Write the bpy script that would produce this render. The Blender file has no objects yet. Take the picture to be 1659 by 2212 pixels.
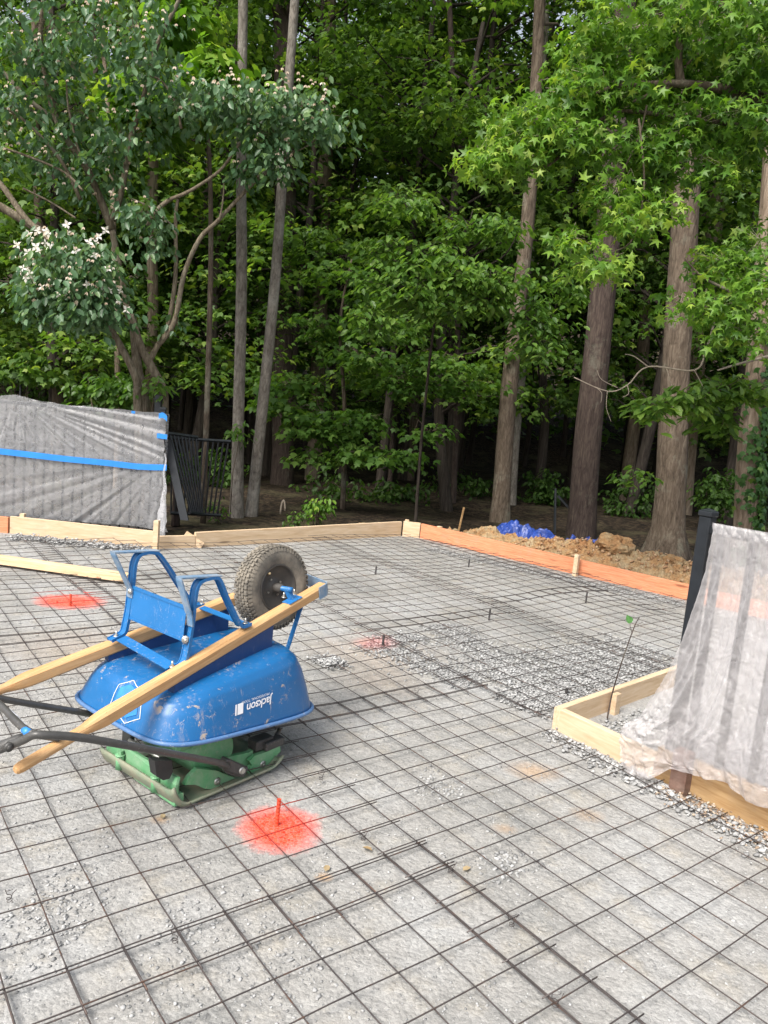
import bpy, math, random
import numpy as np
from mathutils import Vector, Matrix, noise as mn
random.seed(7); RNG = np.random.default_rng(11)
S = bpy.context.scene
COL = S.collection
# ------------------------------------------------------------------ camera model
F = 1645.8; H = 1.58; PIT = .1366; ROLL = .091; YAW = -.9198
cp, sp = math.cos(PIT), math.sin(PIT)
FW = np.array([0, cp, -sp]); RT = np.array([1., 0, 0]); UPV = np.cross(RT, FW)
cr, sr = math.cos(ROLL), math.sin(ROLL)
CR = cr*RT + sr*UPV; CU = -sr*RT + cr*UPV
CC = np.array([0, 0, H])
def ray(x, y): return FW + CR*(x-829.5)/F - CU*(y-1106)/F
def g(x, y, z=0.):
    d = ray(x, y); return CC + d*(z-H)/d[2]
def at(x, y, Y):
    d = ray(x, y); return CC + d*Y/d[1]
def uvw(u, v, z=0.):
    c, s = math.cos(YAW), math.sin(YAW); u *= .1524; v *= .1524
    return np.array([u*c - v*s, u*s + v*c, z])
# barrow frame: s along the axle-to-nose axis, t across
AX = np.array([math.cos(math.radians(52)), math.sin(math.radians(52)), 0]); AL = np.array([-AX[1], AX[0], 0])
def L(s, t, z): return AX*s + AL*t + np.array([0, 0, z])
def onT(x, y, t):           # pixel ray meets the vertical plane at lateral t -> (s, z) world point
    d = ray(x, y); k = (t - CC@AL)/(d@AL); return CC + d*k
def onS(x, y, s):
    d = ray(x, y); k = (s - CC@AX)/(d@AX); return CC + d*k

cam = bpy.data.cameras.new('camera'); co = bpy.data.objects.new('camera', cam); COL.objects.link(co)
cam.sensor_fit = 'VERTICAL'; cam.sensor_height = 24; cam.lens = 24*F/2212; cam.clip_end = 400; cam.clip_start = .05
m = Matrix.Identity(4)
for i in range(3): m[i][0] = CR[i]; m[i][1] = CU[i]; m[i][2] = -FW[i]; m[i][3] = CC[i]
co.matrix_world = m; S.camera = co

# ------------------------------------------------------------------ materials
class NT:
    def __init__(s, name, rough=.6, metal=0., spec=.5):
        s.m = bpy.data.materials.new(name); s.m.use_nodes = True; s.t = s.m.node_tree
        s.b = s.t.nodes['Principled BSDF']; s.out = s.t.nodes['Material Output']
        s.b.inputs['Roughness'].default_value = rough; s.b.inputs['Metallic'].default_value = metal
        s.b.inputs['Specular IOR Level'].default_value = spec
        s.tc = s.t.nodes.new('ShaderNodeTexCoord')
    def n(s, ty, **kw):
        nd = s.t.nodes.new('ShaderNode'+ty)
        for k, v in kw.items():
            if k in nd.inputs: s.set(nd.inputs[k], v)
            else: setattr(nd, k, v)
        return nd
    def set(s, inp, v):
        if isinstance(v, bpy.types.NodeSocket): s.t.links.new(v, inp)
        elif isinstance(v, (tuple, list)) and len(v) == 3 and inp.type == 'RGBA': inp.default_value = (*v, 1)
        else: inp.default_value = v
    def co(s, sc=(1, 1, 1), kind='Object', rnd=True):
        mp = s.n('Mapping'); s.t.links.new(s.tc.outputs[kind], mp.inputs[0]); mp.inputs['Scale'].default_value = sc
        if rnd:
            oi = s.n('ObjectInfo'); mu = s.n('Math', operation='MULTIPLY'); s.t.links.new(oi.outputs['Random'], mu.inputs[0]); mu.inputs[1].default_value = 37.
            s.t.links.new(mu.outputs[0], mp.inputs['Location'])
        return mp.outputs[0]
    def noise(s, vec, scale, detail=4, rough=.6, dist=0.):
        nd = s.n('TexNoise'); s.t.links.new(vec, nd.inputs['Vector']); nd.inputs['Scale'].default_value = scale
        nd.inputs['Detail'].default_value = detail; nd.inputs['Roughness'].default_value = rough; nd.inputs['Distortion'].default_value = dist
        return nd.outputs[0]
    def vor(s, vec, scale, feature='F1', out='Distance', rnd=1.):
        nd = s.n('TexVoronoi'); nd.feature = feature; s.t.links.new(vec, nd.inputs['Vector']); nd.inputs['Scale'].default_value = scale
        nd.inputs['Randomness'].default_value = rnd
        return nd.outputs[out]
    def ramp(s, fac, stops, interp='LINEAR'):
        nd = s.n('ValToRGB'); s.t.links.new(fac, nd.inputs[0]); e = nd.color_ramp.elements; nd.color_ramp.interpolation = interp
        while len(e) < len(stops): e.new(.5)
        for i, (p, c) in enumerate(stops):
            e[i].position = p; e[i].color = (c, c, c, 1) if isinstance(c, (int, float)) else (*c, 1)
        return nd.outputs[0]
    def mix(s, fac, a, b, mode='MIX'):
        nd = s.n('Mix'); nd.data_type = 'RGBA'; nd.blend_type = mode
        s.set(nd.inputs[0], fac); s.set(nd.inputs[6], a); s.set(nd.inputs[7], b); return nd.outputs[2]
    def math(s, op, a, b=0., clamp=False):
        nd = s.n('Math', operation=op); nd.use_clamp = clamp; s.set(nd.inputs[0], a); s.set(nd.inputs[1], b); return nd.outputs[0]
    def bump(s, h, strength=.5, dist=.01, prev=None):
        nd = s.n('Bump'); s.t.links.new(h, nd.inputs['Height']); nd.inputs['Strength'].default_value = strength; nd.inputs['Distance'].default_value = dist
        if prev is not None: s.t.links.new(prev, nd.inputs['Normal'])
        s.t.links.new(nd.outputs[0], s.b.inputs['Normal']); return nd.outputs[0]
    def color(s, c): s.set(s.b.inputs['Base Color'], c)
    def dist2(s, cx, cy, sx=1., sy=1.):   # elliptical distance field in world xy
        geo = s.n('NewGeometry'); sub = s.n('VectorMath', operation='SUBTRACT'); s.t.links.new(geo.outputs['Position'], sub.inputs[0]); sub.inputs[1].default_value = (cx, cy, 0)
        mu = s.n('VectorMath', operation='MULTIPLY'); s.t.links.new(sub.outputs[0], mu.inputs[0]); mu.inputs[1].default_value = (1/sx, 1/sy, 0)
        ln = s.n('VectorMath', operation='LENGTH'); s.t.links.new(mu.outputs[0], ln.inputs[0]); return ln.outputs['Value']
M = {}
PAINT = [(g(605, 1790)[0], g(605, 1790)[1], .135, .145, 1.), (g(152, 1300)[0], g(152, 1300)[1], .22, .17, .95), (g(815, 1392)[0]-.02, g(815, 1392)[1], .14, .13, .2)]
def paint_fac(k, vec, edge=.45):
    f = None
    nz = k.noise(vec, 30, 5, .75); big = k.noise(vec, 7, 3)
    for cx, cy, sx, sy, a in PAINT:
        d = k.dist2(cx, cy, sx, sy)
        d2 = k.math('ADD', d, k.math('MULTIPLY', k.math('ADD', nz, k.math('MULTIPLY', big, .8)), edge*1.3))
        r = k.math('MULTIPLY', k.math('MULTIPLY', k.math('SUBTRACT', 1.78, d2), 1.6, True), a)
        f = r if f is None else k.math('MAXIMUM', f, r)
    return f
def mk_gravel():
    k = NT('gravel', .95, spec=.25); v = k.co(rnd=False)
    c1 = k.vor(v, 75, out='Color'); sep = k.n('SeparateColor'); k.t.links.new(c1, sep.inputs[0])
    c2 = k.vor(v, 190, out='Color'); sep2 = k.n('SeparateColor'); k.t.links.new(c2, sep2.inputs[0])
    big = k.noise(v, 1.3, 5, .6); med = k.noise(v, 6, 5, .65); fine = k.noise(v, 320, 3, .7)
    base = k.ramp(big, [(.34, (.24, .24, .232)), (.48, (.30, .293, .279)), (.64, (.345, .345, .34))])
    base = k.mix(k.ramp(med, [(.52, 0.), (.75, .5)]), base, (.36, .32, .25))
    w = k.ramp(k.math('ADD', k.math('MULTIPLY', sep.outputs[0], .55), k.math('MULTIPLY', sep2.outputs[0], .45)), [(.15, .84), (.55, 1.), (.85, 1.16)])
    col = k.mix(1., base, w, 'MULTIPLY')
    col = k.mix(1., col, k.ramp(fine, [(.3, .84), (.7, 1.14)]), 'MULTIPLY')
    # rust and clay stains lying on the stone dust
    for px, py, r, a in [(1150, 1665, .12, .55), (1090, 1790, .05, .4), (1270, 1760, .07, .35), (345, 1770, .04, .6), (810, 1410, .45, .22), (190, 1400, .5, .2), (700, 1895, .03, .7), (820, 1470, .3, .15)]:
        p = g(px, py); d = k.dist2(p[0], p[1], r*1.2, r); d = k.math('ADD', d, k.math('MULTIPLY', med, .9))
        col = k.mix(k.math('MULTIPLY', k.math('MULTIPLY', k.math('SUBTRACT', 1.45, d), 1.2, True), a), col, (.42, .26, .13))
    pf = paint_fac(k, v)
    cell = k.ramp(k.vor(v, 75, 'DISTANCE_TO_EDGE'), [(0., .6), (.12, 1.)])
    col = k.mix(k.math('MULTIPLY', pf, cell), col, k.mix(sep.outputs[0], (.85, .06, .025), (.95, .11, .055)))
    k.color(col)
    h = k.math('ADD', k.math('MULTIPLY', k.vor(v, 75), -.8), k.math('MULTIPLY', sep.outputs[1], .5))
    h = k.math('ADD', h, k.math('MULTIPLY', sep2.outputs[1], .25)); h = k.math('ADD', h, k.math('MULTIPLY', fine, .25))
    k.bump(h, .5, .006, k.bump(med, .7, .04)); return k.m
def mk_stone(name, a, b, bright=1.):
    k = NT(name, .9, spec=.25); v = k.co(rnd=False)
    at_ = k.n('Attribute'); at_.attribute_name = 'lv'
    col = k.ramp(at_.outputs['Fac'], [(0, a), (1, b)])
    col = k.mix(1., col, k.ramp(k.noise(v, 120, 4), [(.3, .8), (.7, 1.15)]), 'MULTIPLY')
    col = k.mix(paint_fac(k, v), col, (.9, .06, .03)) if name == 'gravel_stone' else col
    k.color(col); k.bump(k.noise(v, 200, 3), .4, .004); return k.m
def mk_wire():
    k = NT('mesh_wire', .5, .55); v = k.co(rnd=False)
    col = k.ramp(k.noise(v, 9, 5, .7), [(.3, (.07, .062, .062)), (.55, (.105, .088, .083)), (.72, (.17, .08, .045))])
    col = k.mix(k.math('MULTIPLY', paint_fac(k, v, .3), .75), col, (.55, .05, .03)); k.color(col)
    k.set(k.b.inputs['Roughness'], k.ramp(k.noise(v, 30, 3), [(.3, .3), (.7, .65)])); return k.m
def mk_wood(name, a, b, c, grain=9., knots=True, rough=.75, wavy=0., stain=None):
    k = NT(name, rough, spec=.25); v = k.co((1, 1, 1))
    vs = k.co((.9, grain, grain))
    n1 = k.noise(vs, 2.2, 6, .6, 1.2+wavy)
    n2 = k.noise(vs, 9, 4, .6, .4)
    col = k.ramp(n1, [(.32, a), (.5, b), (.68, c)])
    col = k.mix(.35, col, k.ramp(n2, [(.35, a), (.65, c)]))
    if wavy:
        wv = k.n('TexWave'); wv.wave_type = 'BANDS'; wv.bands_direction = 'Z'; k.t.links.new(k.co((.35, 1, 1)), wv.inputs['Vector']); wv.inputs['Scale'].default_value = 16; wv.inputs['Distortion'].default_value = 9; wv.inputs['Detail Scale'].default_value = 1.2; wv.inputs['Detail'].default_value = 3
        col = k.mix(k.ramp(wv.outputs['Fac'], [(.45, 0.), (.95, .3)]), col, a)
    if knots:
        kv = k.vor(k.co((1.6, 9, 9)), 1.05); col = k.mix(k.ramp(kv, [(.0, .85), (.09, .7), (.15, 0.)]), col, tuple(x*.35 for x in a))
    col = k.mix(k.ramp(k.noise(v, 5, 4, .7), [(.55, 0.), (.8, .3)]), col, (.3, .27, .23))
    if stain:
        p, r, c2, a2 = stain
        geo = k.n('NewGeometry'); sb = k.n('VectorMath', operation='DISTANCE'); k.t.links.new(geo.outputs['Position'], sb.inputs[0]); sb.inputs[1].default_value = tuple(p)
        col = k.mix(k.math('MULTIPLY', k.math('MULTIPLY', k.math('SUBTRACT', r*1.5, k.math('ADD', sb.outputs['Value'], k.math('MULTIPLY', k.noise(v, 40, 3), r))), 1/(r*.3), True), a2), col, c2)
    k.color(col); k.bump(n2, .25, .003); return k.m
def mk_paint(name, c, dirt, amount=.5, rough=.3, scr=True, scale=1., dust=None, spec=.5):
    k = NT(name, rough, spec=spec); v = k.co((1, 1, 1), rnd=False)
    big = k.noise(v, 4*scale, 6, .7, .3); fl = k.noise(v, 38*scale, 5, .75, .5); sc2 = k.noise(k.co((1, 1, .25), rnd=False), 60*scale, 4, .7, 1.)
    col = k.ramp(big, [(.3, tuple(x*.85 for x in c)), (.7, c)])
    m1 = k.math('MULTIPLY', k.ramp(fl, [(.57, 0.), (.66, 1.)]), k.ramp(k.noise(v, 7*scale, 3), [(.48, 0.), (.7, amount)]))
    m2 = k.math('MULTIPLY', k.ramp(sc2, [(.6, 0.), (.68, .7)]), k.ramp(k.noise(v, 5*scale, 3), [(.4, 0.), (.7, amount)]))
    mm = k.math('MAXIMUM', m1, m2); col = k.mix(mm, col, dirt)
    if name == 'blue_tray_paint':
        pm = k.math('MULTIPLY', k.ramp(k.noise(v, 16, 6, .72, .6), [(.6, 0.), (.64, 1.)]), k.ramp(k.noise(v, 3.2, 3), [(.44, 0.), (.52, .9)])); runs = k.math('MULTIPLY', k.ramp(k.noise(k.co((1, 1, .12), rnd=False), 30, 5, .7), [(.56, 0.), (.7, .5)]), k.ramp(k.noise(v, 3.7, 3), [(.42, 0.), (.62, .8)])); col = k.mix(k.math('MAXIMUM', pm, runs), col, (.44, .36, .28)); mm = k.math('MAXIMUM', mm, pm)
    if dust: col = k.mix(k.ramp(k.noise(v, 9*scale, 6, .7), [(.35, .15), (.7, dust[1])]), col, dust[0])
    k.color(col); k.set(k.b.inputs['Roughness'], k.math('ADD', k.math('MULTIPLY', mm, .5), k.ramp(big, [(.3, rough), (.7, rough+.15)])))
    k.bump(k.math('ADD', k.math('MULTIPLY', mm, .4), k.math('MULTIPLY', big, .6)), .25, .006); return k.m
def mk_plain(name, c, rough=.6, metal=0., var=.25, scale=20, spec=.5, bump=.2):
    k = NT(name, rough, metal, spec); v = k.co()
    n1 = k.noise(v, scale, 4, .65); k.color(k.ramp(n1, [(.3, tuple(x*(1-var) for x in c)), (.7, tuple(min(1, x*(1+var)) for x in c))]))
    k.bump(n1, bump, .003); return k.m
def mk_bark(name, a, b, c, sx=14., sz=1.6, strength=1., lichen=.3, lic=(.3, .32, .25)):
    k = NT(name, .95, spec=.15); v = k.co((sx, sx, sz)); w = k.co()
    n1 = k.noise(v, 1.1, 6, .65, .6); vo = k.vor(k.co((sx*.7, sx*.7, sz*.7)), 1.6, 'DISTANCE_TO_EDGE')
    col = k.ramp(n1, [(.3, a), (.5, b), (.72, c)])
    col = k.mix(k.ramp(vo, [(0., .35), (.10, 0.)]), col, tuple(x*.45 for x in a))
    col = k.mix(k.ramp(k.noise(w, 1.7, 6, .75), [(.55, 0.), (.7, lichen)]), col, lic)
    k.color(col); k.bump(k.math('ADD', n1, k.math('MULTIPLY', vo, .5)), strength, .035); return k.m
def mk_leaf(name, stops, trans=.35, rough=.5, tcol=1.5, spec=.35):
    k = NT(name, rough, spec=spec)
    at_ = k.n('Attribute'); at_.attribute_name = 'lv'
    col = k.ramp(at_.outputs['Fac'], stops); k.color(col)
    tr = k.n('BsdfTranslucent'); k.t.links.new(k.mix(1., col, (tcol, tcol*1.05, tcol*.4), 'MULTIPLY'), tr.inputs[0])
    mx = k.n('MixShader'); mx.inputs[0].default_value = trans
    k.t.links.new(k.b.outputs[0], mx.inputs[1]); k.t.links.new(tr.outputs[0], mx.inputs[2]); k.t.links.new(mx.outputs[0], k.out.inputs[0]); return k.m
def mk_film(name, tint=(.62, .62, .64), alpha=.55):
    k = NT(name, .13, spec=1.); v = k.co(rnd=False)
    k.color(tint); n1 = k.noise(v, 14, 5, .65, 1.); n2 = k.noise(v, 55, 4, .7, .6)
    k.bump(k.math('ADD', n1, k.math('MULTIPLY', n2, .12)), .45, .025)
    tr = k.n('BsdfTransparent'); tr.inputs[0].default_value = (.93, .93, .94, 1)
    tl = k.n('BsdfTranslucent'); tl.inputs[0].default_value = (*tint, 1)
    m1 = k.n('MixShader'); m1.inputs[0].default_value = .35; k.t.links.new(k.b.outputs[0], m1.inputs[1]); k.t.links.new(tl.outputs[0], m1.inputs[2])
    lw = k.n('LayerWeight'); lw.inputs[0].default_value = .35
    fac = k.math('ADD', k.math('MULTIPLY', lw.outputs['Facing'], .5), k.ramp(n1, [(.3, alpha-.1), (.7, alpha+.08)]), True)
    m2 = k.n('MixShader'); k.t.links.new(fac, m2.inputs[0]); k.t.links.new(tr.outputs[0], m2.inputs[1]); k.t.links.new(m1.outputs[0], m2.inputs[2])
    k.t.links.new(m2.outputs[0], k.out.inputs[0]); return k.m
def mk_floor():
    k = NT('leaf_litter', .95, spec=.15); v = k.co(rnd=False)
    c1 = k.vor(v, 22, out='Color'); sep = k.n('SeparateColor'); k.t.links.new(c1, sep.inputs[0])
    col = k.ramp(sep.outputs[0], [(0., (.011, .009, .007)), (.5, (.028, .021, .015)), (1., (.075, .053, .035))])  # litter tones darkened so the colour carries the shade under the canopy
    col = k.mix(k.ramp(k.noise(v, 1.2, 5), [(.5, 0.), (.65, .6)]), col, (.1, .09, .05)); k.color(col)
    k.bump(sep.outputs[1], 1., .03, k.bump(k.noise(v, 3, 5), .8, .12)); return k.m
def mk_dirt():
    k = NT('clay_dirt', .95, spec=.15); v = k.co(rnd=False)
    col = k.ramp(k.noise(v, 3.5, 6, .7), [(.3, (.3, .15, .07)), (.45, (.36, .21, .1)), (.58, (.36, .27, .16)), (.72, (.44, .36, .25))])
    col = k.mix(1., col, k.ramp(k.noise(v, 40, 5, .75), [(.3, .65), (.7, 1.25)]), 'MULTIPLY'); k.color(col)
    k.bump(k.noise(v, 35, 5, .7), 1., .02, k.bump(k.noise(v, 11, 4), 1., .05)); return k.m

M['gravel'] = mk_gravel(); M['stone'] = mk_stone('gravel_stone', (.2, .2, .198), (.46, .46, .455)); M['stone2'] = mk_stone('tan_stone', (.2, .12, .07), (.5, .42, .33))
M['clay2'] = mk_stone('clay_lump', (.26, .13, .06), (.42, .3, .19)); M['wire'] = mk_wire(); M['rebar'] = mk_plain('rebar_steel', (.06, .055, .055), .6, .4); M['rebar_o'] = mk_plain('rebar_orange', (.5, .06, .025), .6)
M['pale'] = mk_wood('pine_lumber', (.46, .32, .19), (.58, .43, .28), (.66, .52, .37))
M['fir'] = mk_wood('fir_lumber', (.48, .165, .08), (.63, .25, .13), (.72, .34, .195), 12., True, .7, 2.)
M['treated'] = mk_wood('weathered_lumber', (.22, .12, .05), (.36, .22, .1), (.46, .31, .16))
M['brown'] = mk_wood('brown_post_wood', (.1, .055, .04), (.16, .09, .07), (.22, .13, .1), knots=False)
M['marked'] = mk_wood('marked_lumber', (.5, .33, .18), (.66, .48, .3), (.76, .58, .38), stain=(g(205, 1250, .03), .04, (.75, .1, .02), .8))
M['handle'] = mk_wood('ash_handle', (.42, .22, .09), (.56, .33, .15), (.66, .42, .21), 14., False, .5)
M['blue'] = mk_paint('blue_tray_paint', (.010, .125, .34), (.46, .4, .34), 1., .27)
M['blue2'] = mk_paint('blue_steel_paint', (.015, .15, .40), (.5, .48, .45), .95, .33, scale=2.)
M['shoe'] = mk_paint('worn_blue_paint', (.03, .17, .36), (.5, .47, .42), 1., .45, scale=2.5, dust=((.42, .42, .4), .75))
M['riser'] = mk_paint('dark_blue_paint', (.012, .05, .17), (.3, .3, .3), .3, .45)
M['white'] = mk_plain('white_print', (.75, .77, .8), .5, var=.1); M['cyan'] = mk_plain('sticker_blue', (.03, .2, .55), .4, var=.2)
M['black'] = mk_paint('black_tube_paint', (.018, .018, .02), (.35, .33, .3), .6, .35, scale=2., dust=((.25, .24, .22), .25))
M['bfence'] = mk_plain('black_fence_paint', (.015, .018, .022), .4, .1)
M['tyre'] = mk_paint('dusty_tyre', (.08, .077, .072), (.34, .28, .2), .8, .85, dust=((.33, .29, .23), .85), spec=.2)
M['rim'] = mk_paint('wheel_rim_black', (.025, .024, .024), (.3, .2, .12), .6, .5, dust=((.2, .18, .15), .3))
M['bolt'] = mk_plain('zinc_bolt', (.55, .54, .5), .35, .8)
M['green'] = mk_paint('green_machine_paint', (.05, .36, .12), (.45, .38, .28), .9, .45, scale=1.6, dust=((.38, .42, .34), .6))
M['plate'] = mk_paint('worn_base_plate', (.16, .25, .17), (.34, .2, .12), 1., .5, scale=1.5, dust=((.33, .27, .2), .8))
M['rubber'] = mk_plain('black_rubber', (.03, .03, .03), .7)
M['film'] = mk_film('plastic_film', (.84, .84, .86), alpha=.29); M['film2'] = mk_film('plastic_film_near', (.78, .75, .755), alpha=.39)
M['tape'] = mk_plain('blue_tape', (.02, .22, .68), .5, var=.12, scale=8); M['tarp'] = mk_plain('blue_tarp', (.018, .05, .25), .42, var=.4, scale=6, bump=.5)
M['floor'] = mk_floor(); M['dirt'] = mk_dirt()
M['bark_grey'] = mk_bark('grey_bark', (.1, .085, .07), (.19, .17, .145), (.29, .26, .225), 20, 7, .5, .5, (.36, .35, .31))
M['bark_brown'] = mk_bark('brown_bark', (.06, .046, .034), (.125, .096, .072), (.2, .165, .125), 22, 4.5, .6, .45)
M['bark_dark'] = mk_bark('dark_bark', (.035, .026, .022), (.07, .052, .045), (.115, .09, .072), 24, 4., .6, .3)
M['bark_shag'] = mk_bark('shaggy_bark', (.12, .09, .06), (.26, .2, .15), (.36, .3, .23), 14, 2.2, .9, .35)
M['bark_bg'] = mk_bark('shaded_bark', (.03, .024, .02), (.055, .045, .038), (.09, .075, .062), 18, 1.5, .8, .15, (.09, .1, .07)); M['bark_dog'] = mk_bark('dogwood_bark', (.08, .06, .04), (.17, .14, .1), (.27, .23, .17), 22, 6, .5, .4, (.33, .34, .27))  # bark_bg: bark tones lowered, shade of the deep wood put into the colour
M['twig'] = mk_plain('dead_twig', (.34, .28, .22), .8)
M['lf_dog'] = mk_leaf('dogwood_leaf', [(0, (.05, .11, .05)), (.5, (.085, .17, .08)), (.9, (.14, .23, .12)), (1, (.17, .27, .11))], .35, .36)
M['lf_gum'] = mk_leaf('sweetgum_leaf', [(0, (.05, .125, .016)), (.45, (.1, .21, .026)), (.8, (.17, .3, .04)), (1, (.27, .38, .06))], .4, .45, 1.6)
M['lf_und'] = mk_leaf('understory_leaf', [(0, (.045, .10, .02)), (.5, (.085, .175, .032)), (1, (.16, .26, .055))], .45, .42, 1.6)
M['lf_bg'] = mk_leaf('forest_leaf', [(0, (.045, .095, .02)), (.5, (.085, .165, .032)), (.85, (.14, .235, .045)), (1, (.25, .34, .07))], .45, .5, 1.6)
M['lf_ivy'] = mk_leaf('ivy_leaf', [(0, (.02, .07, .015)), (.8, (.06, .14, .03)), (1, (.16, .25, .04))], .2, .4)
M['bract'] = mk_leaf('dogwood_bract', [(0, (.42, .31, .22)), (.5, (.6, .5, .4)), (1, (.78, .74, .7))], .3, .6, 1.)
M['dry'] = mk_leaf('dry_leaf', [(0, (.3, .2, .1)), (1, (.5, .4, .25))], .2, .7, 1.)

# ------------------------------------------------------------------ mesh helpers
def prop(o, label=None, cat=None, group=None, kind=None):
    for k_, v_ in (('label', label), ('category', cat), ('group', group), ('kind', kind)):
        if v_: o[k_] = v_
    return o
def root(name, loc, label, cat, group=None):
    o = bpy.data.objects.new(name, None); COL.objects.link(o); o.location = Vector([float(x) for x in loc]); o.empty_display_size = .1
    return prop(o, label, cat, group)
def absloc(o):
    v = Vector((0, 0, 0))
    while o: v += o.location; o = o.parent
    return v
def link_mesh(name, me, mt, parent=None, smooth=False):
    o = bpy.data.objects.new(name, me); COL.objects.link(o); me.materials.append(mt)
    if parent:
        o.parent = parent
    if smooth: me.polygons.foreach_set('use_smooth', [True]*len(me.polygons))
    return o
class MB:
    def __init__(s): s.v = []; s.f = []; s.sm = []
    def add(s, vs, fs, sm=False):
        b = len(s.v); s.v += [tuple(float(c) for c in p) for p in vs]; s.f += [tuple(i+b for i in f) for f in fs]; s.sm += [sm]*len(fs)
    def box(s, c, ex, ey, ez, bev=.0):   # centre and three half-extent vectors
        c = np.array(c, float); ex, ey, ez = [np.array(e, float) for e in (ex, ey, ez)]
        if bev <= 0:
            vs = [c+i*ex+j*ey+k*ez for i in (-1, 1) for j in (-1, 1) for k in (-1, 1)]
            s.add(vs, [(0, 1, 3, 2), (4, 6, 7, 5), (0, 4, 5, 1), (2, 3, 7, 6), (0, 2, 6, 4), (1, 5, 7, 3)]); return
        lx, ly, lz = [np.linalg.norm(e) for e in (ex, ey, ez)]; ax, ay, az = 1-bev/lx, 1-bev/ly, 1-bev/lz
        vs = []; idx = {}
        for i in (-1, 1):
            for j in (-1, 1):
                for k in (-1, 1):
                    for a, (fx, fy, fz) in enumerate(((1, ay, az), (ax, 1, az), (ax, ay, 1))):
                        idx[(i, j, k, a)] = len(vs); vs.append(c+i*ex*fx+j*ey*fy+k*ez*fz)
        fs = []
        for i in (-1, 1):
            fs.append([idx[(i, -1, -1, 0)], idx[(i, 1, -1, 0)], idx[(i, 1, 1, 0)], idx[(i, -1, 1, 0)]])
            fs.append([idx[(-1, i, -1, 1)], idx[(1, i, -1, 1)], idx[(1, i, 1, 1)], idx[(-1, i, 1, 1)]])
            fs.append([idx[(-1, -1, i, 2)], idx[(1, -1, i, 2)], idx[(1, 1, i, 2)], idx[(-1, 1, i, 2)]])
            for j in (-1, 1):
                fs.append([idx[(i, j, -1, 0)], idx[(i, j, 1, 0)], idx[(i, j, 1, 1)], idx[(i, j, -1, 1)]])
                fs.append([idx[(i, -1, j, 0)], idx[(i, 1, j, 0)], idx[(i, 1, j, 2)], idx[(i, -1, j, 2)]])
                fs.append([idx[(-1, i, j, 1)], idx[(1, i, j, 1)], idx[(1, i, j, 2)], idx[(-1, i, j, 2)]])
                for k in (-1, 1): fs.append([idx[(i, j, k, 0)], idx[(i, j, k, 1)], idx[(i, j, k, 2)]])
        s.add(vs, fs)
    def tube(s, pts, r, n=8, cap=True, sm=True, flat=None):
        pts = [np.array(p, float) for p in pts]; rr = r if isinstance(r, (list, tuple, np.ndarray)) else [r]*len(pts)
        vs = []; ref = None
        for i, p in enumerate(pts):
            d = pts[min(i+1, len(pts)-1)]-pts[max(i-1, 0)]; d = d/(np.linalg.norm(d)+1e-9)
            if ref is None:
                ref = np.array([0, 0, 1.]) if abs(d[2]) < .9 else np.array([1., 0, 0])
            e1 = ref-d*(ref@d); e1 /= (np.linalg.norm(e1)+1e-9); e2 = np.cross(d, e1); ref = e1
            for j in range(n):
                a = 2*math.pi*j/n; vs.append(p+rr[i]*(math.cos(a)*e1+math.sin(a)*e2))
        fs = [(i*n+j, i*n+(j+1) % n, (i+1)*n+(j+1) % n, (i+1)*n+j) for i in range(len(pts)-1) for j in range(n)]
        if cap: fs += [tuple(range(n))[::-1], tuple((len(pts)-1)*n+j for j in range(n))]
        s.add(vs, fs, sm)
    def strap(s, pts, w, th):      # flat bar: w = width vector, th = thickness
        pts = [np.array(p, float) for p in pts]; w = np.array(w, float)/2; vs = []
        for i, p in enumerate(pts):
            d = pts[min(i+1, len(pts)-1)]-pts[max(i-1, 0)]; d /= np.linalg.norm(d)
            nn = np.cross(d, w); nn /= np.linalg.norm(nn); nn = nn*th/2
            vs += [p-w-nn, p+w-nn, p+w+nn, p-w+nn]
        fs = [(i*4+j, i*4+(j+1) % 4, (i+1)*4+(j+1) % 4, (i+1)*4+j) for i in range(len(pts)-1) for j in range(4)]
        k = (len(pts)-1)*4; fs += [(3, 2, 1, 0), (k, k+1, k+2, k+3)]; s.add(vs, fs)
    def cyl(s, p0, p1, r, n=12, sm=True): s.tube([p0, p1], r, n, True, sm)
    def prism(s, poly, off):
        a = [np.array(p, float) for p in poly]; off = np.array(off, float); n = len(a)
        s.add(a+[p+off for p in a], [tuple(range(n)), tuple(range(n, 2*n))[::-1]]+[(i, (i+1) % n, n+(i+1) % n, n+i) for i in range(n)])
    def grid(s, fn, nu, nv, sm=True, wrap=False):
        vs = [fn(i/(nu if wrap else nu-1), j/(nv-1)) for j in range(nv) for i in range(nu)]
        mu = nu if wrap else nu-1
        s.add(vs, [(j*nu+i, j*nu+(i+1) % nu, (j+1)*nu+(i+1) % nu, (j+1)*nu+i) for j in range(nv-1) for i in range(mu)], sm)
    def build(s, name, mt, parent=None, **kw):
        me = bpy.data.meshes.new(name); o0 = absloc(parent) if parent else Vector((0, 0, 0))
        me.from_pydata([(x-o0.x, y-o0.y, z-o0.z) for x, y, z in s.v], [], s.f)
        o = link_mesh(name, me, mt, parent); me.polygons.foreach_set('use_smooth', s.sm)
        import bmesh
        bm = bmesh.new(); bm.from_mesh(me); bmesh.ops.recalc_face_normals(bm, faces=bm.faces); bm.to_mesh(me); bm.free()
        prop(o, **kw); return o
def rebase(o):            # move a parentless mesh's origin onto its own base
    me = o.data; n = len(me.vertices); a = np.empty(n*3); me.vertices.foreach_get('co', a); a = a.reshape(-1, 3)
    c = np.array([(a[:, 0].min()+a[:, 0].max())/2, (a[:, 1].min()+a[:, 1].max())/2, a[:, 2].min()])
    me.vertices.foreach_set('co', (a-c).ravel()); o.location = Vector(c.tolist()); return o
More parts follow.
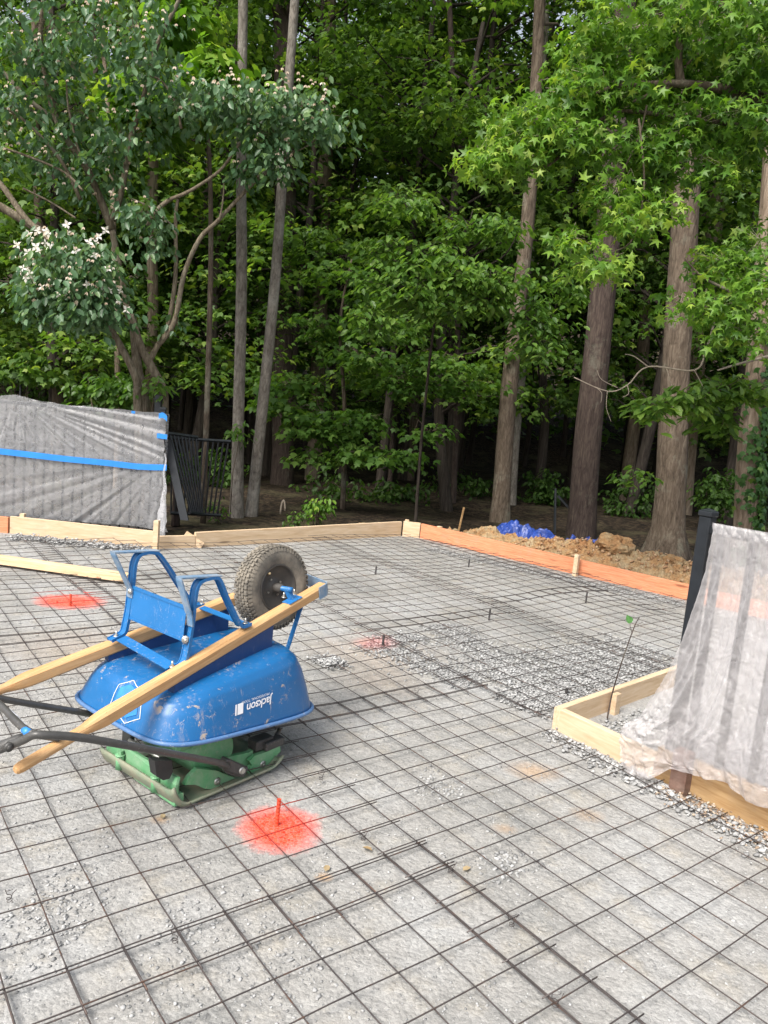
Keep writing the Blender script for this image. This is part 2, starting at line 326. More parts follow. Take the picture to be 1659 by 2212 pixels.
def smoothpts(pts, k=4):
    P = [np.array(p, float) for p in pts]; out = []
    for i in range(len(P)-1):
        p0, p1, p2, p3 = P[max(i-1, 0)], P[i], P[i+1], P[min(i+2, len(P)-1)]
        for j in range(k):
            t = j/k; out.append(.5*((2*p1)+(-p0+p2)*t+(2*p0-5*p1+4*p2-p3)*t*t+(-p0+3*p1-3*p2+p3)*t**3))
    out.append(P[-1]); return out
def nz(x, y=0., z=0.): return mn.noise(Vector((x, y, z)))
def raw_mesh(name, V, Fc, k, mt, lv=None, parent=None, smooth=False):   # V (n,3), Fc (m,k) index array of k-gons
    me = bpy.data.meshes.new(name); V = np.asarray(V, float)
    if parent: V = V-np.array(absloc(parent))
    me.vertices.add(len(V)); me.vertices.foreach_set('co', V.ravel())
    nf = len(Fc); me.loops.add(nf*k); me.loops.foreach_set('vertex_index', np.asarray(Fc).ravel().astype(np.int32))
    me.polygons.add(nf); me.polygons.foreach_set('loop_start', np.arange(0, nf*k, k, dtype=np.int32)); me.polygons.foreach_set('loop_total', np.full(nf, k, dtype=np.int32))
    if lv is not None:
        a = me.attributes.new('lv', 'FLOAT', 'FACE'); a.data.foreach_set('value', np.asarray(lv, dtype=np.float32))
    me.update(calc_edges=True); me.validate()
    return link_mesh(name, me, mt, parent, smooth)

# leaf templates: (verts, faces) with length 1 along x
def T_oval():
    v = [(0, 0, 0), (.3, .26, .05), (.7, .22, .04), (1, 0, -.1), (.7, -.22, .04), (.3, -.26, .05)]
    return np.array(v), np.array([(0, 1, 2, 3), (0, 3, 4, 5)])
def T_star():
    v = [(.4, 0, 0)]
    for i in range(10):
        a = math.pi*(i/5.) ; r = .6 if i % 2 == 0 else .22
        v.append((.4+r*math.cos(a), r*math.sin(a), -.22*(r > .3)+.03*(i in (2, 8))))
    return np.array(v), np.array([(0, 1+(i-1) % 10, 1+i, 1+(i+1) % 10) for i in range(0, 10, 2)])
def T_maple():
    v = [(0, 0, 0), (.15, .3, .02), (.45, .5, -.05), (.55, .22, .03), (1, 0, -.12), (.55, -.22, .03), (.45, -.5, -.05), (.15, -.3, .02)]
    return np.array(v), np.array([(0, 1, 2, 3), (0, 3, 4, 5), (0, 5, 6, 7)])
def T_kite():
    return np.array([(0, 0, 0), (.45, .3, .03), (1, 0, -.05), (.45, -.3, .03)]), np.array([(0, 1, 2, 3)])
TPL = {'oval': T_oval(), 'star': T_star(), 'maple': T_maple(), 'kite': T_kite()}
def leaf_arrays(kind, C, D, N, size):
    tv, tf = TPL[kind]; n = len(C)
    D = D/np.linalg.norm(D, axis=1, keepdims=True); N = N-D*(N*D).sum(1, keepdims=True); N = N/(np.linalg.norm(N, axis=1, keepdims=True)+1e-9); E = np.cross(N, D)
    V = C[:, None, :]+size[:, None, None]*(tv[None, :, 0:1]*D[:, None, :]+tv[None, :, 1:2]*E[:, None, :]+tv[None, :, 2:3]*N[:, None, :])
    Fc = (tf[None]+(np.arange(n)*len(tv))[:, None, None]).reshape(-1, 4)
    return V.reshape(-1, 3), Fc, len(tf)
class Leaves:
    def __init__(s): s.C = []; s.D = []; s.N = []; s.Z = []; s.tw = MB(); s.q = []
    def spray(s, c, R, n, size, droop=.2, tilt=.35, rng=RNG, thick=.05, q=0.):
        a = rng.uniform(0, 2*math.pi, n); r = R*np.sqrt(rng.uniform(0, 1, n))
        P = np.stack([np.cos(a)*r, np.sin(a)*r, rng.normal(0, thick, n)-droop*r*r/max(R, .01)], 1)
        tl = rng.normal(0, .18, 2); P[:, 2] += P[:, 0]*tl[0]+P[:, 1]*tl[1]
        a2 = a+rng.normal(0, .7, n)
        D = np.stack([np.cos(a2), np.sin(a2), -droop-np.abs(rng.normal(0, tilt, n))], 1)
        N = np.stack([rng.normal(0, tilt, n), rng.normal(0, tilt, n), np.ones(n)], 1)
        s.C.append(P+np.array(c)); s.D.append(D); s.N.append(N); s.Z.append(size*rng.uniform(.6, 1.15, n)); s.q.append(np.full(n, q+rng.normal(0, .15)))
    def cluster(s, c, rad, nsp, nl, size, R=.35, droop=.2, tilt=.35, rng=RNG, twig=0., shell=.4, q=0., thick=.05):
        c = np.array(c, float); rad = np.array(rad, float)
        for i in range(nsp):
            d = rng.normal(0, 1, 3); d /= np.linalg.norm(d); rr = rng.uniform(shell, 1)**.6
            p = c+d*rad*rr; s.spray(p, R*rng.uniform(.6, 1.2), nl, size, droop, tilt, rng, thick, q)
            if twig:
                mid = (c+p)/2+rng.normal(0, .06, 3); s.tw.tube([c+(p-c)*.15, mid, p], [twig, twig*.6, twig*.3], 4, False)
    def build(s, name, mt, kind, parent, **kw):
        C = np.concatenate(s.C); D = np.concatenate(s.D); N = np.concatenate(s.N); Z = np.concatenate(s.Z); q = np.concatenate(s.q)
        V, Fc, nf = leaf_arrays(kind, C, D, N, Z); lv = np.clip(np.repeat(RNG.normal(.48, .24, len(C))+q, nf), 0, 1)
        o = raw_mesh(name, V, Fc, 4, mt, lv, parent); prop(o, **kw); return o

# ================================================================== SETTING
def poly_sheet(name, pts, z, mt):
    b = MB(); b.add([(p[0], p[1], z) for p in pts], [tuple(range(len(pts)))]); return b.build(name, mt, kind='structure')
SLAB = [(-6.8, 7.30), (-3.7, 7.43), (-2.2, 7.33), (-1.88, 7.55), (.23, 9.38), (.47, 9.36), (3.0, 7.15), (3.83, 6.42), (.977, 3.76), (1.70, 2.90), (2.75, 1.55), (3.2, .3), (1.5, -1.6), (-6.5, -1.6)]
poly_sheet('gravel_bed', [(-7.5, 7.4), (-3.7, 7.5), (-2.2, 7.4), (-1.9, 7.62), (.22, 9.47), (.5, 9.44), (3.03, 7.23), (4.6, 5.9), (4.6, -2.2), (-7.5, -2.2)], 0., M['gravel'])
b = MB()
def fl(i, j):
    x = -70+140*i; y = -12+100*j
    r = max(0, y-9.5); z = -.06+(.12*nz(x*.5, y*.5)*min(1, r*.6) if r > 0 else 0)
    z += max(0, y-26)**1.15*.22+max(0, abs(x)-22)*.12*(y > 5)
    return (x, y, z)
b.grid(fl, 141, 101); b.build('forest_floor', M['floor'], kind='structure')

# ------------------------------------------------------------------ loose stones (uncountable)
ICO_V = np.array([(0, .5257, .8507), (0, .5257, -.8507), (0, -.5257, .8507), (0, -.5257, -.8507), (.5257, .8507, 0), (.5257, -.8507, 0), (-.5257, .8507, 0), (-.5257, -.8507, 0), (.8507, 0, .5257), (.8507, 0, -.5257), (-.8507, 0, .5257), (-.8507, 0, -.5257)])
ICO_F = []
for i in range(12):
    for j in range(i+1, 12):
        for k_ in range(j+1, 12):
            if all(abs(np.linalg.norm(ICO_V[p]-ICO_V[q])-1.0514) < .02 for p, q in ((i, j), (j, k_), (i, k_))):
                nn = np.cross(ICO_V[j]-ICO_V[i], ICO_V[k_]-ICO_V[i]); ICO_F.append((i, j, k_) if nn@(ICO_V[i]) > 0 else (i, k_, j))
ICO_F = np.array(ICO_F)
def stones(name, P, size, mt, flat=.45, **kw):
    n = len(P); V = ICO_V[None]*RNG.uniform(.65, 1.2, (n, 12, 1)); sc = np.stack([RNG.uniform(.8, 1.3, n), RNG.uniform(.6, 1., n), RNG.uniform(flat*.6, flat*1.4, n)], 1)
    V = V*sc[:, None, :]; a = RNG.uniform(0, 6.28, n); c, s_ = np.cos(a), np.sin(a); t = RNG.normal(0, .35, n)
    X = V[..., 0]*c[:, None]-V[..., 1]*s_[:, None]; Y = V[..., 0]*s_[:, None]+V[..., 1]*c[:, None]; Z = V[..., 2]+X*t[:, None]
    V = np.stack([X, Y, Z], 2)*size[:, None, None]*.5+P[:, None, :]
    Fc = (ICO_F[None]+(np.arange(n)*12)[:, None, None]).reshape(-1, 3)
    o = raw_mesh(name, V.reshape(-1, 3), Fc, 3, mt, np.repeat(RNG.uniform(0, 1, n), 20)); prop(o, **kw); return o
def inslab(x, y):
    ins = False; n = len(SLAB); j = n-1
    for i in range(n):
        xi, yi = SLAB[i]; xj, yj = SLAB[j]
        if (yi > y) != (yj > y) and x < (xj-xi)*(y-yi)/(yj-yi)+xi: ins = not ins
        j = i
    return ins
def seg(p, q, n, w, dens_off=0.):
    p = np.array(p[:2]); q = np.array(q[:2]); d = q-p; nn = np.array([-d[1], d[0]])/np.linalg.norm(d)
    t = RNG.uniform(0, 1, n); r = RNG.normal(0, w, n)+dens_off; return p+d*t[:, None]+nn*r[:, None]
PP = []; SZ = []
def addst(XY, lo, hi, zr=.004):
    for (x, y), s_ in zip(XY, RNG.uniform(lo**.5, hi**.5, len(XY))**2):
        if inslab(x, y): PP.append((x, y, RNG.uniform(0, zr)+s_*.12)); SZ.append(s_)
# general chips, denser near the camera where they can be seen
n = 9000; yy = RNG.uniform(.9, 4.6, n); xx = RNG.uniform(-1, 1, n)*(yy*.56+.25); addst(np.stack([xx, yy], 1), .004, .012, .0)
n = 1800; yy = RNG.uniform(1., 5., n); xx = RNG.uniform(-1, 1, n)*(yy*.56+.25)
keep = np.array([nz(x*1.5+5, y*1.5) > .02 for x, y in zip(xx, yy)]); addst(np.stack([xx, yy], 1)[keep], .010, .018, .0)
n = 6000; yy = RNG.uniform(4.5, 9.3, n); xx = RNG.uniform(-4.5, 3.6, n); addst(np.stack([xx, yy], 1), .01, .022, .0)
# heaps raked up along the seam, beside the box, round the pins
addst(seg(g(960, 1350), g(1210, 1530), 2900, .10), .010, .024, .012)
addst(seg(g(1060, 1470), g(1400, 1400), 3600, .17), .011, .026, .010)
addst(seg(g(1110, 1530), g(1400, 1430), 2600, .10), .011, .026, .014)
addst(seg(g(800, 1390), g(1030, 1480), 1500, .09), .01, .026, .012)
addst(seg(g(690, 1440), g(735, 1430), 420, .05), .012, .03, .03)
addst(seg(g(820, 1395), g(900, 1375), 500, .07), .012, .028, .02)
addst(seg(g(360, 1175), g(760, 1160), 900, .06), .015, .035, .02)
addst(seg(g(30, 1160), g(330, 1188), 900, .08, -.06), .015, .04, .03)
addst(seg(g(1195, 1580), g(1700, 1850), 1000, .05, -.02), .012, .034, .012)
addst(seg(g(930, 1185), g(1480, 1305), 2000, .08, -.06), .012, .03, .015)
addst(seg(g(30, 1960), g(190, 2000), 260, .12), .008, .02, .0)
addst(seg(g(900, 1690), g(1000, 1710), 120, .06), .01, .022, .0)
addst(seg(g(1080, 1840), g(1140, 1890), 90, .06), .01, .026, .0)
addst(seg(g(330, 2040), g(700, 2080), 160, .14), .008, .02, .0)
PP = np.array(PP); SZ = np.array(SZ)
stones('gravel_stones', PP, SZ, M['stone'], kind='stuff')
# gravel inside the box and tan stones along the near board
c0 = g(1192, 1573); A = c0+uvw(.6, 1, 0)-uvw(0, 0, 0)
XY = c0[:2]+np.outer(RNG.uniform(.3, 6, 1800), uvw(1, 0)[:2])+np.outer(RNG.uniform(.3, 6.5, 1800), uvw(0, 1)[:2])
XY = c0[:2]+np.outer(RNG.uniform(.4, 7, 2500), (uvw(1, 0))[:2])+np.outer(RNG.uniform(.4, 7, 2500), (uvw(0, 1))[:2])
stones('box_gravel', np.c_[XY, RNG.uniform(0, .015, len(XY))], RNG.uniform(.012, .03, len(XY)), M['stone'], kind='stuff')
XY = seg(g(1440, 1700), g(1720, 1850), 500, .045, -.02); stones('tan_gravel', np.c_[XY, RNG.uniform(0, .02, len(XY))], RNG.uniform(.008, .022, len(XY)), M['stone2'], kind='stuff')

# ------------------------------------------------------------------ welded wire mesh sheets
def wz(x, y):
    amp = .012+.028*max(0., min(1., (y-4.5)/2))
    return .014+amp*(.5+nz(x*.9+3, y*.9+1))*.9+.006*nz(x*3.1, y*3.1)
def sheet(u0, u1, v0, v1, lift, label, rot=0.):
    b = MB(); r = .0023
    def P(u, v, dz):
        cu, cv = (u0+u1)/2, (v0+v1)/2; du, dv = u-cu, v-cv
        u2 = cu+du*math.cos(rot)-dv*math.sin(rot); v2 = cv+du*math.sin(rot)+dv*math.cos(rot)
        p = uvw(u2, v2); x, y = p[0], p[1]; x += .006*nz(x*2.2, y*2.2, 4.); y += .006*nz(x*2.2, y*2.2, 9.)
        return np.array([x, y, wz(x, y)+lift+dz])
    def run(pts):
        cur = []
        for p in pts:
            if inslab(p[0], p[1]) and p[1] > -.6: cur.append(p)
            else:
                if len(cur) > 1: b.tube(cur, r, 5, True)
                cur = []
        if len(cur) > 1: b.tube(cur, r, 5, True)
    nu, nv = int(round(u1-u0)), int(round(v1-v0))
    for j in range(nv+1):
        run([P(u0-.18+(nu+.36)*i/(2*nu), v0+j, 0) for i in range(2*nu+1)])
    for i in range(nu+1):
        run([P(u0+i, v0-.18+(nv+.36)*j/(2*nv), .0056) for j in range(2*nv+1)])
    if not b.f: return
    o = b.build('wire_mesh_sheet', M['wire']); prop(rebase(o), label, 'wire mesh', 'welded wire mesh sheets laid over the gravel'); return o
# (strips five feet wide, overlapping by one square)
sheet(-12.45, 7.55, 1.5, 11.5, 0, 'welded wire mesh sheet covering the bottom centre foreground, in front of the orange pin')
sheet(-31.5, -11.5, 1.5, 11.5, .006, 'welded wire mesh sheet under the compactor and wheelbarrow and the orange painted pin')
sheet(-50.5, -30.5, 1.5, 11.5, .0, 'welded wire mesh sheet at far left behind the wheelbarrow, holding the farther orange patch', .004)
sheet(-4.6, 15.4, 10.5, 20.5, .012, 'welded wire mesh sheet running out of the bottom right corner beside the plastic-covered fence')
sheet(-20.6, -3.6, 10.5, 20.5, .006, 'welded wire mesh sheet in the middle right in front of the small box corner')
sheet(-39.6, -19.6, 10.5, 20.5, .012, 'welded wire mesh sheet right of the wheelbarrow tyre, passing the faint red patch')
sheet(-48.6, -38.6, 10.5, 20.5, .018, 'short welded wire mesh sheet behind the wheelbarrow legs against the kinked board')
sheet(-27.9, -16.9, 20.4, 30.4, .006, 'welded wire mesh sheet over the coarse grey stones beside the box', .006)
sheet(-47.9, -27.0, 20.4, 30.4, .010, 'welded wire mesh sheet along the middle of the far slab, left of the pins', -.005)
sheet(-29.4, -16.4, 29.5, 39.5, .014, 'welded wire mesh sheet at the right rear beside the black post', -.006)
sheet(-48.4, -28.4, 29.5, 39.5, .018, 'welded wire mesh sheet in the far corner of the slab by the reddish board', .004)
sheet(-45.4, -24.4, 38.6, 43.6, .01, 'narrow welded wire mesh sheet tucked along the reddish board')
sheet(-14.5, 5.5, -7.5, 2.5, .006, 'welded wire mesh sheet in the bottom left corner')
sheet(-34.0, -13.6, -7.5, 2.5, .012, 'welded wire mesh sheet at the left edge under the long handles')
sheet(-54.0, -33.2, -7.5, 2.5, .006, 'welded wire mesh sheet at far left beneath the loose pale board')
sheet(-57.0, -36.0, -16.5, -6.5, .012, 'welded wire mesh sheet at the extreme left rear below the covered fence')
# tie wires
def tie(px, py, label):
    p = g(px, py, .03); b = MB(); pts = []
    for i in range(26):
        a = i*.75; rr = .008+.0015*math.sin(i); pts.append(p+np.array([math.cos(a)*rr*(1+.4*(i > 18)), math.sin(a)*rr, -.012+.0011*i+(.018 if i > 20 else 0)]))
    b.tube(pts, .0011, 4, True); b.tube([p+np.array([.004, 0, .0]), p+np.array([.012, -.006, .024]), p+np.array([.02, .004, .03])], .0011, 4)
    prop(rebase(b.build('wire_tie', M['wire'])), label, 'wire tie', 'twisted tie wires on the mesh crossings')
for px, py, lb in [(378, 2030, 'twisted tie wire on the doubled wires in the lower left foreground'), (784, 1810, 'twisted tie wire just right of the orange patch'), (693, 1680, 'twisted tie wire beside the shadow edge right of the compactor'), (1105, 1995, 'twisted tie wire on the doubled wires in the lower centre right'),
                   (1200, 2168, 'twisted tie wire nearest the bottom edge, right of centre'), (973, 1880, 'twisted tie wire where four doubled wires cross, centre foreground'), (20, 1942, 'twisted tie wire near the bottom left corner'), (900, 1497, 'twisted tie wire at the seam below the coarse stones'), (300, 1323, 'small tie wire behind the barrow near handle, left of the legs')]: tie(px, py, lb)

# ------------------------------------------------------------------ steel pins
def pin(px, py, h, mt, label, group, r=.0075, lean=(0, 0)):
    p = g(px, py); b = MB(); k = int(h/.006); pts = []; rr = []
    for i in range(k+1):
        t = i/k; pts.append((p[0]+lean[0]*t*h, p[1]+lean[1]*t*h, -.02+t*(h+.02))); rr.append(r*(1.16 if i % 2 else .92))
    b.tube(pts, rr, 9, True, False)
    for i in range(0, k, 2): pass
    prop(rebase(b.build('rebar_pin', mt)), label, 'rebar pin', group)
pin(597, 1783, .105, M['rebar_o'], 'orange painted rebar pin in the bright orange patch by the compactor', 'orange painted rebar pins', lean=(0.03, 0))
pin(152, 1309, .085, M['rebar_o'], 'orange painted rebar pin at left in the farther orange patch', 'orange painted rebar pins')
GP = 'bare dark rebar pins standing in the mesh'
for px, py, h, lb in [(826, 1398, .085, 'dark rebar pin standing in the faint red patch right of the tyre'), (811, 1241, .08, 'dark rebar pin nearest the tyre, in the far pale mesh'), (1012, 1225, .085, 'dark rebar pin nearest the reddish board'),
                      (1056, 1340, .09, 'dark rebar pin in the middle of the far slab'), (1265, 1303, .10, 'dark rebar pin farthest right, left of the black post'), (1222, 1503, .045, 'short muddy rebar stub by the corner of the small box')]: pin(px, py, h, M['rebar'], lb, GP, lean=(.02, 0))

# ------------------------------------------------------------------ form boards
def board(p0, p1, h, mt, label, name='form_board', th=.038, z0=0., side=1, h1=None, group='lumber form boards round the slab', cat='board'):
    p0 = np.array(p0[:2]); p1 = np.array(p1[:2]); d = p1-p0; ln = np.linalg.norm(d); ang = math.atan2(d[1], d[0]); h1 = h if h1 is None else h1
    b = MB(); ns = 14; bv = .0025; vs = []
    for i in range(ns+1):
        t = i/ns; x = t*ln; hh = h+(h1-h)*t+.0025*nz(x*1.3, ang, 3); y0 = .002*nz(x*1.1, ang); ya, yb = (y0, y0+th*side)
        s_ = side
        vs += [(x, ya, z0-.02), (x, ya, z0+hh-bv), (x, ya+bv*s_, z0+hh), (x, yb-bv*s_, z0+hh), (x, yb, z0+hh-bv), (x, yb, z0-.02)]
    fs = [(i*6+j, i*6+(j+1) % 6, (i+1)*6+(j+1) % 6, (i+1)*6+j) for i in range(ns) for j in range(6)]+[(0, 1, 2, 3, 4, 5), tuple(ns*6+j for j in range(6))[::-1]]
    b.add(vs, fs); o = b.build(name, mt); o.location = (p0[0], p0[1], 0); o.rotation_euler = (0, 0, ang); prop(o, label, cat, group); return o
def stake(px, py, h, w, mt, label, lean=(0, 0), ang=.3, name='wooden_stake', z0=-.02, pos=None, th=None):
    p = g(px, py) if pos is None else np.array([*pos[:2], 0]); b = MB(); c, s_ = math.cos(ang), math.sin(ang); th = th or w
    top = np.array([lean[0], lean[1], h]); b.v = []; vs = []
    for base, k in ((np.array([p[0], p[1], z0]), 1), (np.array([p[0], p[1], 0])+top*.98, 1), (np.array([p[0], p[1], 0])+top, .85)):
        for i, j in ((-1, -1), (1, -1), (1, 1), (-1, 1)): vs.append(base+np.array([c*i*w/2*k-s_*j*th/2*k, s_*i*w/2*k+c*j*th/2*k, 0]))
    b.add(vs, [(0, 1, 5, 4), (1, 2, 6, 5), (2, 3, 7, 6), (3, 0, 4, 7), (4, 5, 9, 8), (5, 6, 10, 9), (6, 7, 11, 10), (7, 4, 8, 11), (8, 9, 10, 11), (3, 2, 1, 0)])
    prop(rebase(b.build(name, mt)), label, 'stake', 'wooden stakes'); 
board((-5.2, 7.50), (-3.715, 7.445), .16, M['fir'], 'short reddish form board end at the left edge below the covered fence')
board((-3.70, 7.455), (-2.235, 7.36), .17, M['pale'], 'long pale form board in front of the plastic-covered left fence')
board((-2.19, 7.345), (-1.875, 7.57), .125, M['pale'], 'short pale form board piece between the upright stake and the kink')
board((-1.87, 7.575), (.235, 9.425), .155, M['pale'], 'long clean pale form board behind the tyre, running to the far corner', h1=.185)
board((.255, 9.43), (.465, 9.40), .19, M['pale'], 'short pale form board closing the far corner beside the reddish board')
board((.475, 9.40), (3.75, 6.533), .185, M['fir'], 'long reddish fir form board along the clay heap', h1=.145)
stake(336, 1190, .30, .048, M['pale'], 'pale upright stake where the left boards meet, in front of the plastic', ang=-.1)
stake(0, 0, .23, .045, M['pale'], 'pale upright stake behind the reddish board by the blue tarp', pos=(g(1237, 1245)[0]+.03, g(1237, 1245)[1]+.03), ang=-.7)
stake(0, 0, .19, .05, M['pale'], 'pale stake end poking up behind the reddish board near the far corner', pos=(.70, 9.29), ang=-.7)
stake(0, 0, .2, .05, M['pale'], 'pale stake at the far corner behind the short board', pos=(.30, 9.53), ang=-.1)
stake(0, 0, .20, .045, M['pale'], 'pale stake end showing behind the board at far left', pos=(-3.60, 7.515), ang=-.05)
p = g(944, 1130); stake(0, 0, .36, .02, M['treated'], 'thin leaning wooden stick standing behind the far corner', lean=(.05, .03), pos=(1.0, 10.0))
# diagonal scrap and dark rod at the kink
b = MB(); q0 = g(432, 1182)+np.array([0, -.02, 0]); b.box(q0+np.array([-.06, -.012, .075]), (.09, .004, -.055), (0, .012, 0), (.018, 0, .03)); prop(rebase(b.build('brace_offcut', M['pale'])), 'small diagonal wood offcut nailed at the kink of the left boards', 'offcut')
# loose board lying on the mesh
pa, pb = g(-60, 1217), g(273, 1265); board(pa, pb, .04, M['marked'], 'loose pale board lying on the mesh at left with an orange mark', name='loose_board', th=.085, z0=.045, group='loose boards')
# box of boards at right
C0 = g(1192, 1573); dU = uvw(1, 0)/.1524; dV = uvw(0, 1)/.1524; D2 = np.array([.729, .685, 0])
board(C0, C0+D2*1.45, .118, M['pale'], 'pale board forming the rear side of the small box near the plastic', side=-1, group='boards of the small box')
Cn = C0-dV*0+D2*.0; 
board(C0+dU*.04-dV*.0, C0+dU*.60, .118, M['pale'], 'pale board forming the near side of the small box, running under the plastic', side=1, group='boards of the small box')
board(C0+dU*.60+D2*.02, C0+dU*1.75+D2*.02, .15, M['treated'], 'weathered board at ground level under the right plastic sheet', side=1, h1=.2)
stake(0, 0, .12, .05, M['pale'], 'short pale stake inside the small box against its rear board', pos=C0+D2*.50+dU*.075, ang=.75, th=.03)
board(C0+dU*.12+D2*.13, C0+dU*.50+D2*.16, .02, M['pale'], 'pale offcut lying flat inside the small box', name='offcut_board', th=.06, group='loose boards')
stake(0, 0, .20, .075, M['brown'], 'brown wooden post at the foot of the right fence', pos=g(1466, 1712)+dV*.0, ang=YAW, th=.05, name='brown_post')

# ------------------------------------------------------------------ fences
def fence(P0, P1, h, n, posts, label, name, top_posts=(), pr=.0095, base=.06):
    P0 = np.array([*P0[:2], 0.]); P1 = np.array([*P1[:2], 0.]); d = P1-P0; ln = np.linalg.norm(d); e = d/ln; nn = np.array([-e[1], e[0], 0]); up = np.array([0, 0, 1.])
    r = root(name, P0, label, 'fence')
    for z in (h-.02, base+.05):
        b = MB(); b.box((P0+P1)/2+up*z, e*ln/2, nn*.018, up*.018, .003); b.build('rail', M['bfence'], r)
    for i in range(n):
        c = P0+e*(ln*(i+.5)/n); b = MB(); b.box(c+up*(h-.03+base)/2, e*pr, nn*pr, up*(h-.05-base)/2, .002); b.build('picket', M['bfence'], r)
    for t, ph in posts:
        c = P0+e*ln*t; b = MB(); b.box(c+up*ph/2, e*.0275, nn*.0275, up*ph/2, .004); po = b.build('post', M['bfence'], r)
        b = MB(); z = ph; b.box(c+up*(z+.012), e*.032, nn*.032, up*.012, .004); q = [c+up*(z+.024)+e*i*.030+nn*j*.030 for i, j in ((-1, -1), (1, -1), (1, 1), (-1, 1))]; b.add(q+[c+up*(z+.036)], [(0, 1, 4), (1, 2, 4), (2, 3, 4), (3, 0, 4)])
        b.build('post_cap', M['bfence'], po)
    return r
FL0 = np.array([-5.6, 7.72, 0]); FL1 = np.array([-2.34, 8.0, 0])
fence(FL0, FL1, 1.30, 33, [(.985, 1.34)], 'black metal picket fence wrapped in plastic at left', 'picket_fence')
FR0 = np.array([1.415, 3.32, 0]); FR1 = FR0+dU*1.9
fence(FR0, FR1, 1.2, 13, [(.0, 1.235)], 'black metal fence end at right with a capped square post', 'picket_fence', pr=.015)

# film over the left fence
def film_left(i, j):
    x0, x1 = -5.6, -2.29; t = i
    P = FL0*(1-t)+FL1*t; 
    top = 1.315+.05*math.exp(-((P[0]+3.86)/.25)**2)-.012*abs(math.sin(P[0]*9))
    z = top*(1-j)+.10*j
    # radiating creases from the high point, and from the taped corner
    ax, az = -3.86, 1.34; dx, dz = P[0]-ax, z-az; an = math.atan2(dz, dx); rr = math.hypot(dx, dz)
    up_band = max(0., min(1., (z-(.93-.12*(P[0]+5.6)/3.3))/.08))
    cre = (nz(an*13, 2.)+.6*nz(an*31, 5.))*min(rr, .9)*.055*up_band
    an2 = math.atan2(z-.86, P[0]+2.3); r2 = math.hypot(z-.86, P[0]+2.3)
    cre2 = (nz(an2*11, 8.)+.5*nz(an2*27, 3.))*min(r2, 1.)*.022*(1-up_band)
    y = P[1]-.055-.02*math.sin(j*math.pi)+cre+cre2+.012*nz(P[0]*3, z*3)
    x = P[0]
    edge = max(0, (t-.93)/.07)
    if edge > 0: x += .05*edge*(j**3)*1.6+.02*nz(z*7, 1.)*edge; y += -.05*edge*j
    return (x, y, z-.03*edge*j)
rl = root('plastic_sheet', (-3.9, 7.7, 0), 'clear plastic sheet wrapped over the left fence with a long blue tape band', 'plastic sheet', 'plastic sheets over the fences')
b = MB(); b.grid(film_left, 260, 90); b.build('film', M['film'], rl)
b = MB(); b.grid(lambda i, j: tuple(FL0*(1-i)+FL1*i+np.array([-.01*i, .075+.012*nz(i*40, j*4), 1.30*(1-j)+.05*j])), 120, 30); b.build('back_film', M['film'], rl)
# top fold and crumpled hem at the right end
b = MB()
def hem(i, j):
    a = j*2*math.pi; t = i; c = np.array([-2.315+.05*math.sin(t*2.2)+.02*nz(t*6, 1), 7.86-.2*t, .9-.84*t]); r = .008+.062*t**2.2*(1+.5*nz(a*1.5, t*7))
    return c+np.array([math.cos(a)*r, math.sin(a)*r*.5, .02*nz(a*2, t*9)])
b.grid(hem, 40, 22); b.build('hem', M['film'], rl)
def tape(pts, w, parent, name='blue_tape', th=.004, out=None):
    b = MB(); P = smoothpts(pts, 6); b.strap(P, (0, 0, w), th); return b.build(name, M['tape'], parent)
def fLy(px, py): 
    k = ray(px, py); # meets the sheet plane just in front of the film
    e = (FL1-FL0); nn = np.array([-e[1], e[0], 0]); nn /= np.linalg.norm(nn); o_ = FL0-nn*.10; t = ((o_-CC)@nn)/(k@nn); return CC+k*t
tape([fLy(-150, 962), fLy(0, 975), fLy(130, 990), fLy(230, 1000), fLy(300, 1008), fLy(360, 1010)], .062, rl)
tape([fLy(339, 941), fLy(361, 944)], .05, rl); tape([fLy(343, 899), fLy(352, 897), fLy(361, 905)], .055, rl); tape([fLy(284, 890), fLy(292, 891)], .025, rl)

